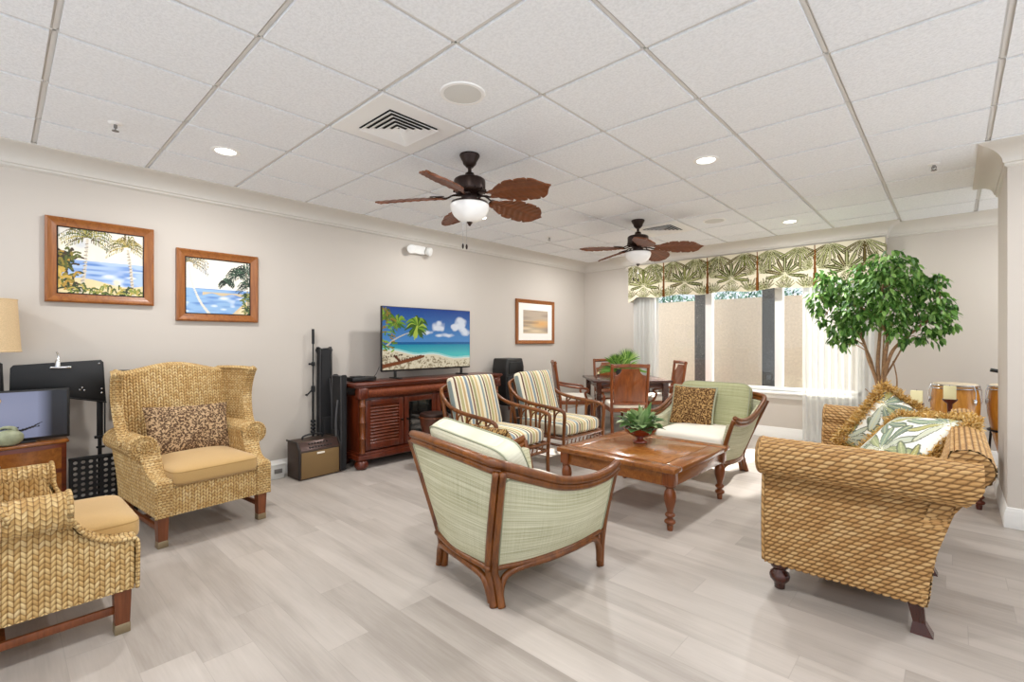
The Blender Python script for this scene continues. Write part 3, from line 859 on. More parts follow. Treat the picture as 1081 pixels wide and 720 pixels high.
def valance():
    t = thing('window_valance', 'palm print fabric valance across the top of the window', 'valance', (0, 0, 0))
    x0, x1, zt = -3.80, -.565, 2.462
    edges = [x0, -3.21, -2.557, -1.904, -1.25, x1]
    n = 560; nz = 110
    xs_ = np.linspace(x0, x1, n); tz = np.linspace(0, 1, nz)
    X, Tz = np.meshgrid(xs_, tz, indexing='ij')
    zb = 1.955 + .012 * np.sin((X - x0) * 9.6)
    zb = np.where(X < x0 + .14, zb - .07 * np.clip(1 - (X - x0) / .14, 0, 1) ** .6, zb)
    Z = zt + (zb - zt) * Tz
    Y = np.full_like(X, VY)
    for e in edges[1:-1]: Y += .03 * np.exp(-((X - e) / .012) ** 2) * (Tz ** .5)
    Y -= .008 * np.sin((X - x0) / .6535 * 2 * PI) * Tz
    cs = []
    ep = [e - .0 for e in (-3.863, -3.21, -2.557, -1.904, -1.25)]
    for e in ep:
        w_ = .653
        cs += [(e + .14 * w_, 1.935, -.1, 2.2, .20), (e + .86 * w_, 1.935, .1, 2.2, .20), (e + .5 * w_, 1.925, 0, 2.0, .17)]
        cs += [(e + .02 * w_, 2.17, .9, 1.6, .24), (e + .98 * w_, 2.17, -.9, 1.6, .24)]
        cs += [(e + .24 * w_, 2.478, PI, 2.3, .30), (e + .76 * w_, 2.478, PI, 2.3, .30)]
        cs += [(e + .5 * w_, 2.13, 0, 3.9, .25), (e + .5 * w_, 2.13, PI, 1.8, .13)]
    col = fanpaint(X, Z, cs, 'dcd3bb', 3, 9, .3, ['4f5527', '666b34', '7d804a', '5a4d28', '8a8b5e'], '352a15')
    for e in edges[1:-1]:
        trunk = np.abs(X - e) < (.006 + .014 * Tz)
        col[trunk] = np.array(C('7b4a1e')) * (0.7 + 0.6 * rng.random((trunk.sum(), 1)))
    P = np.stack([X, Y, Z], 2)
    m = MB(); m.sheet(P, col=col, flip=False)
    B = P.copy(); B[..., 1] += .012; m.sheet(B, col=col * 0 + np.array(C('e6dcc2')), flip=True)
    m.build('front_panel', M['fabric_print'], t, sharp=80)
    for nm, x in (('return_panel', x0), ('return_panel', x1)):
        ys_ = np.linspace(VY, WB - .002, 24); zz = np.linspace(zt - .0, 1.90 if x == x0 else 1.96, 60)
        Yy, Zz = np.meshgrid(ys_, zz, indexing='ij')
        col = fanpaint(Yy - 6.9, Zz, [(0, 2.49, PI, 2.6, .3), (.02, 1.9, 0, 2.4, .26), (-.05, 2.2, 0, 5.4, .22)], 'e6dcc2', 5)
        m = MB(); m.sheet(np.stack([np.full_like(Yy, x), Yy, Zz], 2), col=col); m.sheet(np.stack([np.full_like(Yy, x + (.01 if x == x0 else -.01)), Yy, Zz], 2), col=col, flip=True)
        m.build(nm, M['fabric_print'], t, sharp=80)
valance()
def sheer(x0, x1, zb, label, folds):
    n = folds * 14; nz = 24
    s = np.linspace(0, 1, n); z = np.linspace(2.40, zb, nz)
    S, Z = np.meshgrid(s, z, indexing='ij')
    ph = S * folds * 2 * PI + .6 * np.sin(S * 7)
    Y = 6.92 + .03 * np.sin(ph) + .006 * np.sin(2.7 * ph + 1); X = x0 + (x1 - x0) * S + .012 * np.sin(2 * ph)
    m = MB(); m.sheet(np.stack([X, Y, Z], 2))
    o = m.build('sheer_curtain', M['sheer'], sharp=180); tag(o, label, 'curtain', 'sheer curtains')
sheer(-3.76, -3.34, .03, 'white sheer curtain gathered at the window end behind the dining table', 8)
sheer(-1.40, -.68, .03, 'white sheer curtain gathered at the window end behind the ficus', 11)
# ------------------------------------------------------------------ braided wing chairs
def knit_d(amp, cw=.0168, ch=.0225, swap=False, **kw):
    if swap: return lambda u, v: amp * knit_h(v, u, cw, ch, **kw)
    return lambda u, v: amp * knit_h(u, v, cw, ch, **kw)

def grid2(f, us, vs):
    return np.array([[f(u, v) for v in vs] for u in us])

def lerp_profile(pts):
    p = np.array(pts, float)
    return lambda x: np.interp(x, p[:, 0], p[:, 1])

def wing_chair(name, label, loc, rz, step=.0046):
    t = thing(name, label, 'armchair', loc, rz, 'braided wing chairs')
    D = knit_d(.005, skew=.7)
    zt = lerp_profile([(-.40, .62), (.10, .62), (.125, .60), (.15, .54), (.18, .485), (.22, .445), (.28, .415), (.34, .405), (.37, .405)])
    # seat frame: front skirt, back skirt, deck
    m = MB()
    nx = int(.66 / step)
    m.sheet(grid2(lambda x, z: (x, .365 + .006 * math.sin((z - .19) / .17 * PI), z), np.linspace(-.335, .335, nx), np.linspace(.19, .375, int(.185 / step))), disp=D, flip=True)
    m.sheet(grid2(lambda x, z: (x, -.37 - .0 * z, z), np.linspace(-.34, .34, 60), np.linspace(.19, .45, 20)), flip=False)
    m.box((0, 0, .30), (.62, .70, .13), .01); m.box((0, 0, .20), (.66, .72, .02), .004)
    m.tube([(x, .372, .377) for x in np.linspace(-.335, .335, 30)], .009, 8)
    m.build('seat_frame', M['wing'], t, sharp=180)
    # arms
    for sx in (-1, 1):
        m = MB()
        ys_ = np.arange(-.40, .371, step)
        zs_ = np.linspace(0, 1, int(.42 / step))
        def outer(y, k):
            z = .19 + k * (zt(y) - .19)
            return (sx * (.335 + .045 * np.clip((z - .19) / .40, 0, 1) ** 1.5 * np.clip((.20 - y) / .3, 0, 1)), y, z)
        P = grid2(outer, ys_, zs_)
        uv = np.stack([P[..., 1], P[..., 2]], 2)
        m.sheet(P, uv, D, flip=(sx < 0))
        m.sheet(grid2(lambda y, k: (sx * .262, y, .30 + k * (zt(y) - .30)), np.arange(-.40, .371, .012), np.linspace(0, 1, 24)), disp=knit_d(.005), flip=(sx > 0))
        # front band following the sweep of the arm
        prof = catmull([(.372, .19), (.374, .30), (.372, .40), (.34, .412), (.28, .422), (.225, .452), (.185, .495), (.158, .55), (.148, .60)], 12)
        prof = resample(prof, step)
        wv = np.linspace(.258, .345, 15)
        P = np.array([[(sx * (w + (.03 * np.clip((p[1] - .42) / .2, 0, 1) * (w - .258) / .087)), p[0] + .004, p[1]) for w in wv] for p in prof])
        m.sheet(P, None, knit_d(.005, swap=True), flip=(sx < 0))
        for w in (.262, .342):
            pts = [(sx * (w + .03 * np.clip((p[1] - .42) / .2, 0, 1) * (w - .258) / .087), p[0] + .006, p[1]) for p in prof[::3]]
            m.tube(pts, .0085, 8)
        arm = m.build('arm', M['wing'], t, sharp=180)
        # scroll roll
        m = MB()
        a = np.linspace(-2.4, 3.75, int(.45 / step)); yy = np.arange(-.42, .152, step)
        cx, cz_, r = .345, .595, .074
        P = np.array([[(sx * (cx + r * math.cos(q)), y, cz_ + r * math.sin(q)) for q in a] for y in yy])
        m.sheet(P, None, D, flip=(sx > 0))
        rr = np.linspace(0.002, r, 12); aa = np.linspace(0, 2 * PI, 40)
        P = np.array([[(sx * (cx + q * math.cos(b)), .152 + .012 * (1 - (q / r) ** 2), cz_ + q * math.sin(b)) for b in aa] for q in rr])
        m.sheet(P, None, knit_d(.003), flip=(sx > 0))
        m.tube([(sx * (cx + (r - .002) * math.cos(b)), .154, cz_ + (r - .002) * math.sin(b)) for b in aa[:-1]], .010, 8, closed=True)
        sp = [(sx * (cx + (r - .014) * (1 - k / 42) * math.cos(-k * .3)), .160 + .006 * k / 42, cz_ + (r - .014) * (1 - k / 42) * math.sin(-k * .3)) for k in range(38)]
        m.tube(sp, .006, 6)
        m.build('arm_scroll', M['wing'], arm, sharp=180)
    # back: crest curve, front face padded
    m = MB()
    def top(x): return 1.045 + .055 * math.cos(np.clip(x / .30, -1, 1) * PI / 2) ** 1.3
    def backy(x, z, f): return -.27 - (z - .40) * .17 + f * (.05 * (1 - (x / .36) ** 2)) 
    xs_ = np.arange(-.335, .336, step); ks = np.linspace(0, 1, int(.72 / step))
    P = grid2(lambda x, k: (x, backy(x, .38 + k * (top(x) - .38), 1), .38 + k * (top(x) - .38)), xs_, ks)
    m.sheet(P, np.stack([P[..., 0], P[..., 2]], 2), D, flip=True)
    P = grid2(lambda x, k: (x, backy(x, .19 + k * (top(x) - .19), 0) - .075, .19 + k * (top(x) - .19)), np.arange(-.345, .346, .012), np.linspace(0, 1, 70))
    m.sheet(P, np.stack([P[..., 0], P[..., 2]], 2), knit_d(.004))
    q = np.linspace(0, 1, 10)
    P = np.array([[(x, backy(x, top(x), 1) + k * (-.075 - .05 * (1 - (x / .36) ** 2)), top(x) + .022 * math.sin(PI * k)) for k in q] for x in xs_])
    m.sheet(P, None, knit_d(.004, swap=True), flip=False)
    m.build('backrest', M['wing'], t, sharp=180)
    # wings
    for sx in (-1, 1):
        m = MB()
        fr = catmull([(-.02, .62), (-.075, .70), (-.11, .80), (-.12, .90), (-.095, 1.0), (-.06, 1.06)], 10)
        fy = lambda z: np.interp(z, fr[:, 1], fr[:, 0])
        zz = np.arange(.60, 1.062, step); kk = np.linspace(0, 1, int(.34 / step))
        def wing(z, k, off):
            y0 = -.30 - (z - .40) * .17 - .06; y1 = fy(z); y = y0 + k * (y1 - y0)
            return (sx * (.335 + off + .06 * k + .03 * k * (z - .6) / .45), y, z + .012 * math.sin(PI * k) * (z - .6))
        P = grid2(lambda z, k: wing(z, k, -.022), zz, kk); m.sheet(P, np.stack([P[..., 1], P[..., 2]], 2), knit_d(.005, swap=True), flip=(sx < 0))
        P = grid2(lambda z, k: wing(z, k, .022), zz, kk); m.sheet(P, np.stack([P[..., 1], P[..., 2]], 2), D, flip=(sx > 0))
        P = np.array([[tuple((np.array(wing(z, 1, -.022)) * (1 - a) + np.array(wing(z, 1, .022)) * a) + np.array((0, .016 * math.sin(PI * a), 0))) for a in np.linspace(0, 1, 8)] for z in zz])
        m.sheet(P, None, knit_d(.003, swap=True), flip=(sx < 0))
        P = np.array([[tuple((np.array(wing(1.06, k, -.022)) * (1 - a) + np.array(wing(1.06, k, .022)) * a) + np.array((0, 0, .016 * math.sin(PI * a)))) for a in np.linspace(0, 1, 8)] for k in kk])
        m.sheet(P, None, knit_d(.003, swap=True), flip=(sx > 0))
        for o_ in (-.024, .024):
            pts = [wing(z, 1, o_) for z in zz[::4]] + [wing(1.06, k, o_) for k in np.linspace(1, 0, 14)]
            m.tube(pts, .009, 8)
        m.lathe([(.004, -.024), (.02, -.016), (.026, 0), (.02, .016), (.004, .024)], wing(1.06, 1, 0), 14)
        m.build('wing', M['wing'], t, sharp=180)
    # seat cushion
    m = MB(); m.cushion((0, .085, .425), (.262, .325, .062), .38, .16, None, 56, 22, .35)
    cu = m.build('seat_cushion', M['tan'], t, sharp=180)
    m = MB()
    for z in (.452, .398):
        pts = [(.262 * np.sign(math.cos(a)) * abs(math.cos(a)) ** .16 * .985, .085 + .325 * np.sign(math.sin(a)) * abs(math.sin(a)) ** .16 * .985, z + .004) for a in np.linspace(0, 2 * PI, 96, endpoint=False)]
        m.tube(pts, .0045, 6, closed=True)
    m.build('piping', M['tan_pipe'], cu)
    # legs with metal feet and H stretcher
    for sx in (-1, 1):
        for sy, yb, splay in ((1, .33, 0), (-1, -.31, -.05)):
            m = MB(); x = sx * .30
            a = Vector((x, yb, .20)); b = Vector((x, yb + splay, .045))
            w0, w1 = .034, .024
            V = [(a.x - w0 * .9, a.y - w0 * .9, .20), (a.x + w0 * .9, a.y - w0 * .9, .20), (a.x + w0 * .9, a.y + w0 * .9, .20), (a.x - w0 * .9, a.y + w0 * .9, .20),
                 (b.x - w1, b.y - w1, .0), (b.x + w1, b.y - w1, .0), (b.x + w1, b.y + w1, .0), (b.x - w1, b.y + w1, .0)]
            m.add(V, [[0, 1, 2, 3], [7, 6, 5, 4], [0, 4, 5, 1], [1, 5, 6, 2], [2, 6, 7, 3], [3, 7, 4, 0]])
            lg = m.build('leg', M['legwood'], t, sharp=30)
            if sy > 0:
                m = MB(); m.box((b.x, b.y, .0215), (.056, .056, .043), .004); m.build('metal_foot', M['brass'], lg)
    for sx in (-1, 1):
        m = MB(); m.box((sx * .30, -.005, .105), (.020, .64, .032), .003); m.build('side_stretcher', M['legwood'], t)
    m = MB(); m.box((0, -.03, .105), (.59, .020, .032), .003); m.build('cross_stretcher', M['legwood'], t)
    return t
wc = wing_chair('wing_chair', 'braided seagrass wing chair with a spotted pillow, against the wall below the paintings', (-3.965, .955, 0), -84)
dup(wc, (-2.985, .036, 0), 1, 'braided seagrass wing chair cut off by the photo edge, no pillow, side view')

# lumbar pillow on the wing chair
def throw_pillow(name, label, mat, c, right, up, hx, hy, hz, parent=None, pipe=None, colf=None, cat='pillow'):
    m = MB(); m.M = frame(c, right, up); m.pillow(hx, hy, hz, 44, colf)
    o = m.build(name, mat, parent, sharp=180)
    if parent is None: tag(o, label, cat)
    if pipe:
        m = MB(); m.M = frame(c, right, up)
        q = np.linspace(-1, 1, 30); pts = []
        ed = [(x, -1) for x in q] + [(1, y) for y in q[1:]] + [(x, 1) for x in q[::-1][1:]] + [(-1, y) for y in q[::-1][1:-1]]
        for x, y in ed: pts.append((x * hx * (1 - .06 * (1 - y * y) * abs(x)), y * hy * (1 - .06 * (1 - x * x) * abs(y)), 0))
        m.tube(pts, pipe[1], 6, closed=True); m.build('piping', pipe[0], o)
    return o
def local(root, p):
    a = root.rotation_euler.z; x, y, z = p
    return (root.location.x + x * math.cos(a) - y * math.sin(a), root.location.y + x * math.sin(a) + y * math.cos(a), root.location.z + z)
def ldir(root, p):
    a = root.rotation_euler.z; x, y, z = p
    return (x * math.cos(a) - y * math.sin(a), x * math.sin(a) + y * math.cos(a), z)
throw_pillow('lumbar_pillow', 'long brown spotted lumbar pillow propped on the wing chair seat', M['leo_grey'], local(wc, (-.01, -.13, .64)), ldir(wc, (1, .02, .03)), ldir(wc, (0, -.32, 1)), .275, .18, .06)

# ------------------------------------------------------------------ rattan barrel armchairs in green grasscloth
def barrel_chair(name, label, loc, rz):
    t = thing(name, label, 'armchair', loc, rz, 'green rattan armchairs')
    tip = (.415, .36, .615); cor = (.445, -.455, .735)
    # top rail path, right half then mirrored
    half = [tip, (.428, .26, .585), (.437, .10, .575), (.445, -.08, .60), (.45, -.27, .665), (.446, -.40, .715), (.405, -.475, .74), (.25, -.505, .755), (0, -.52, .762)]
    full = half + [(-x, y, z) for x, y, z in half[::-1][1:]]
    rail = catmull(full, 8)
    m = MB(); m.tube(rail, .021, 10); m.build('top_rail', M['rattan'], t, sharp=180)
    m = MB(); low = rail.copy(); low[:, 2] -= .036; low[:, 0] *= .985; low[:, 1] += .004; m.tube(low, .0185, 10); m.build('lower_rail', M['rattan'], t, sharp=180)
    rl = low
    def rail_at(fr):   # points along the lower rail by fraction of the right side / back
        return fr
    # legs
    for sx in (-1, 1):
        m = MB()
        top = Vector((sx * .44, -.46, .70)); ft = Vector((sx * .275, -.356, 0))
        for k, (ox, oy) in enumerate(((0, -.012), (.022, .012), (-.020, .004))):
            o_ = Vector((ox * sx, oy, 0))
            pts = catmull([ft + o_ * 1.2, Vector((sx * .252, -.358, .10)) + o_, Vector((sx * .248, -.372, .19)) + o_ * .9, Vector((sx * .335, -.415, .44)) + o_, top + o_], 7)
            m.tube(pts, np.linspace(.021, .0165, len(pts)), 9)
        m.build('rear_leg', M['rattan'], t, sharp=180)
        m = MB()
        pts = catmull([(sx * .285, .362, 0), (sx * .292, .365, .15), (sx * .318, .366, .30), (sx * .365, .364, .47), (sx * .408, .358, .60)], 6)
        m.tube(pts, np.linspace(.021, .018, len(pts)), 9)
        m.tube([(sx * .288, .345, .0), (sx * .292, .34, .12), (sx * .296, .336, .20)], .013, 8)
        m.build('front_leg', M['rattan'], t, sharp=180)
        m = MB()   # bottom rail with arched braces, side
        pts = catmull([(sx * .277, -.335, .02), (sx * .270, -.32, .09), (sx * .272, -.285, .135), (sx * .292, -.20, .158), (sx * .322, -.05, .170), (sx * .330, .12, .182), (sx * .315, .26, .186), (sx * .300, .318, .155), (sx * .292, .343, .09), (sx * .288, .348, .03)], 7)
        m.tube(pts, .018, 8)
        pts = catmull([(sx * .26, -.345, .175), (sx * .305, -.15, .178), (sx * .332, .1, .195), (sx * .305, .35, .212)], 7)
        m.tube(pts, .014, 8)
        m.build('side_apron', M['rattan'], t, sharp=180)
    m = MB()
    pts = catmull([(-.262, -.378, .02), (-.242, -.385, .09), (-.205, -.395, .138), (-.10, -.41, .158), (.10, -.41, .158), (.205, -.395, .138), (.242, -.385, .09), (.262, -.378, .02)], 7); m.tube(pts, .018, 8)
    pts = catmull([(-.27, -.39, .19), (0, -.425, .195), (.27, -.39, .185)], 8); m.tube(pts, .014, 8)
    m.build('rear_apron', M['rattan'], t, sharp=180)
    m = MB(); m.bar((-.285, .362, .215), (.285, .362, .215), .03, .04, .008); m.build('front_apron', M['rattan'], t)
    # fabric shells
    def shell(name, bot, topc, n, bulge, nout, thick, mat, k_in=.97):
        bot = resample(catmull(bot, 8), .02); topc = resample(catmull(topc, 8), .02)
        s = np.linspace(0, 1, n)
        bi = np.stack([np.interp(s, np.linspace(0, 1, len(bot)), bot[:, k]) for k in range(3)], 1)
        ti = np.stack([np.interp(s, np.linspace(0, 1, len(topc)), topc[:, k]) for k in range(3)], 1)
        w = np.linspace(0, 1, 26)
        P = bi[:, None, :] * (1 - w)[None, :, None] + ti[:, None, :] * w[None, :, None]
        P = P + np.array(nout)[None, None, :] * (bulge * np.sin(PI * w)[None, :, None] * (np.sin(PI * s) ** .5)[:, None, None])
        m = MB(); Q = P - np.array(nout)[None, None, :] * thick
        gu = np.gradient(P, axis=0); gv = np.gradient(P, axis=1); N = np.cross(gu, gv)
        fl = (N.mean((0, 1)) @ np.array(nout)) < 0
        m.sheet(P, flip=fl); m.sheet(Q, flip=not fl)
        idx = [(i, 0) for i in range(n)] + [(n - 1, j) for j in range(1, 26)] + [(i, 25) for i in range(n - 2, -1, -1)] + [(0, j) for j in range(24, 0, -1)]
        A = np.array([P[i] for i in idx]); B = np.array([Q[i] for i in idx]); L = len(idx)
        m.add(np.concatenate([A, B]), [[k, (k + 1) % L, L + (k + 1) % L, L + k] for k in range(L)])
        o = m.build(name, mat, t, sharp=60)
        m = MB(); e = A + np.array(nout) * .002; m.tube(e[::2], .0045, 6, closed=True); m.build('welt', M['cream_pipe'], o)
        return o
    for sx in (-1, 1):
        bot = [(sx * .262, -.335, .178), (sx * .305, -.15, .182), (sx * .332, .1, .20), (sx * .308, .345, .218)]
        tp = [(sx * .43, -.415, .66), (sx * .437, -.27, .615), (sx * .433, -.08, .553), (sx * .425, .10, .528), (sx * .415, .25, .537), (sx * .398, .345, .555)]
        shell('side_panel', bot, tp, 34, .02, (sx, 0, 0), .055, M['green'])
    bot = [(-.225, -.382, .175), (0, -.42, .18), (.225, -.382, .175)]
    tp = [(-.415, -.468, .69), (-.25, -.492, .707), (0, -.506, .714), (.25, -.492, .707), (.415, -.468, .69)]
    shell('back_panel', bot, tp, 34, .02, (0, -1, 0), .06, M['green'])
    m = MB(); m.box((0, .345, .265), (.56, .03, .13), .008); m.box((0, .02, .24), (.48, .62, .06), .01); m.build('seat_deck', M['cream'], t)
    m = MB(); m.cushion((0, .04, .375), (.325, .345, .075), .42, .2, None, 56, 22, .2); m.build('seat_cushion', M['cream'], t, sharp=180)
    return t
gc = barrel_chair('barrel_armchair', 'green grasscloth rattan armchair seen from behind, nearest the camera', (-1.825, 2.035, 0), -10.4)
gc2 = dup(gc, (-1.79, 4.66, 0), 180, 'green grasscloth rattan armchair with cream seat facing the camera beyond the coffee table')
def back_cushion(root, name, c, h, tilt, mat, roll=0, label=None):
    m = MB(); m.cushion(c, (h[0], h[1], h[2]), .5, .22, rotm(90 + tilt, roll, 0), 56, 22, .25)
    o = m.build(name, mat, root, sharp=180)
    if label: o['label'] = label
    m = MB(); R = np.array(rotm(90 + tilt, roll, 0).to_3x3())
    for z in (.55, -.55):
        pts = [np.array(c) + R @ np.array((h[0] * .985 * np.sign(math.cos(a)) * abs(math.cos(a)) ** .22, h[1] * .985 * np.sign(math.sin(a)) * abs(math.sin(a)) ** .22, h[2] * z)) for a in np.linspace(0, 2 * PI, 80, endpoint=False)]
        m.tube(pts, .0045, 6, closed=True)
    m.build('piping', M['cream_pipe'], o)
    return o
back_cushion(gc, 'back_cushion', (0.0, -.25, .592), (.395, .235, .085), 26, M['green_lt'], 2)
back_cushion(gc2, 'back_cushion', (0.0, -.30, .628), (.345, .235, .07), 18, M['green_dk'])
throw_pillow('spotted_pillow', 'square gold spotted pillow with pale border on the facing green armchair', M['leo_gold'], local(gc2, (.14, -.105, .625)), ldir(gc2, (1, .04, .02)), ldir(gc2, (0.02, -.36, 1)), .215, .205, .065, None, (M['cream_pipe'], .011))
throw_pillow('spotted_pillow', 'spotted pillow peeking above the cushion of the nearest green armchair', M['leo_gold'], local(gc, (-.07, -.10, .628)), ldir(gc, (1, 0, .05)), ldir(gc, (0, -.50, 1)), .21, .195, .055)

# ------------------------------------------------------------------ striped rattan armchairs
def striped_chair(name, label, loc, rz):
    t = thing(name, label, 'armchair', loc, rz, 'striped rattan armchairs')
    for sx in (-1, 1):
        m = MB()
        pts = catmull([(sx * .315, -.43, .815), (sx * .34, -.385, .755), (sx * .36, -.25, .665), (sx * .37, -.08, .625), (sx * .372, .12, .605), (sx * .372, .27, .592), (sx * .370, .345, .575), (sx * .366, .372, .54), (sx * .362, .365, .40), (sx * .356, .358, .20), (sx * .352, .362, 0)], 7)
        m.tube(pts, .019, 10); m.build('arm_and_leg', M['rattan'], t, sharp=180)
        m = MB()
        pts = catmull([(sx * .30, -.36, 0), (sx * .305, -.34, .2), (sx * .315, -.33, .35), (sx * .325, -.37, .6), (sx * .318, -.43, .82)], 7)
        m.tube(pts, .019, 10); m.build('rear_leg', M['rattan'], t, sharp=180)
        m = MB()
        m.tube([(sx * .36, -.34, .305), (sx * .362, .0, .30), (sx * .36, .35, .295)], .015, 8)
        m.tube([(sx * .34, -.33, .235), (sx * .345, .0, .23), (sx * .355, .35, .225)], .013, 8)
        m.build('side_rail', M['rattan'], t, sharp=180)
        for y, dz in ((-.14, .632), (.0, .61), (.13, .60), (.245, .588)):
            m = MB()
            m.tube(catmull([(sx * .362, y, .30), (sx * .365, y, .45), (sx * .369, y + .004, dz)], 5), .0115, 8)
            m.tube(catmull([(sx * .366, y + .006, dz - .10), (sx * .368, y + .026, dz - .05), (sx * .371, y + .075, dz - .012)], 5), .008, 7)
            m.build('arm_slat', M['rattan'], t, sharp=180)
    m = MB()
    m.tube(catmull([(-.36, .355, .295), (0, .362, .295), (.36, .355, .295)], 6), .016, 9)
    m.tube(catmull([(-.355, .355, .225), (0, .362, .225), (.355, .355, .225)], 6), .014, 9)
    for k in range(9): m.tube([(-.28 + .07 * k, .36, .295), (-.28 + .07 * k + .03, .36, .225)], .007, 6)
    m.build('front_rail', M['rattan'], t, sharp=180)
    m = MB()
    for k in range(8): m.tube([(-.30 + .086 * k, -.33, .285), (-.30 + .086 * k, .35, .285)], .009, 6)
    m.tube([(-.33, -.33, .29), (.33, -.33, .29)], .015, 8)
    m.build('seat_slats', M['rattan'], t, sharp=180)
    m = MB(); m.tube(catmull([(-.318, -.43, .81), (-.2, -.455, .845), (0, -.465, .855), (.2, -.455, .845), (.318, -.43, .81)], 6), .018, 9)
    for k in range(6):
        x = -.225 + .09 * k; m.tube(catmull([(x, -.335, .31), (x, -.375, .55), (x, -.45, .845)], 5), .0095, 7)
    m.tube([(-.315, -.345, .42), (.315, -.345, .42)], .012, 8)
    m.build('back_frame', M['rattan'], t, sharp=180)
    m = MB(); m.cushion((0, .03, .378), (.325, .335, .078), .42, .18, None, 60, 24, .15); m.build('seat_cushion', M['stripe'], t, sharp=180)
    m = MB(); m.cushion((0, -.285, .675), (.290, .265, .064), .42, .13, rotm(90 + 17), 60, 24, .2); m.build('back_cushion', M['stripe'], t, sharp=180)
    return t
sc = striped_chair('striped_armchair', 'rattan armchair with striped cushions in front of the TV console', (-3.225, 3.25, 0), -90)
dup(sc, (-3.215, 4.205, 0), -90, 'rattan armchair with striped cushions between the black loudspeaker and the coffee table')

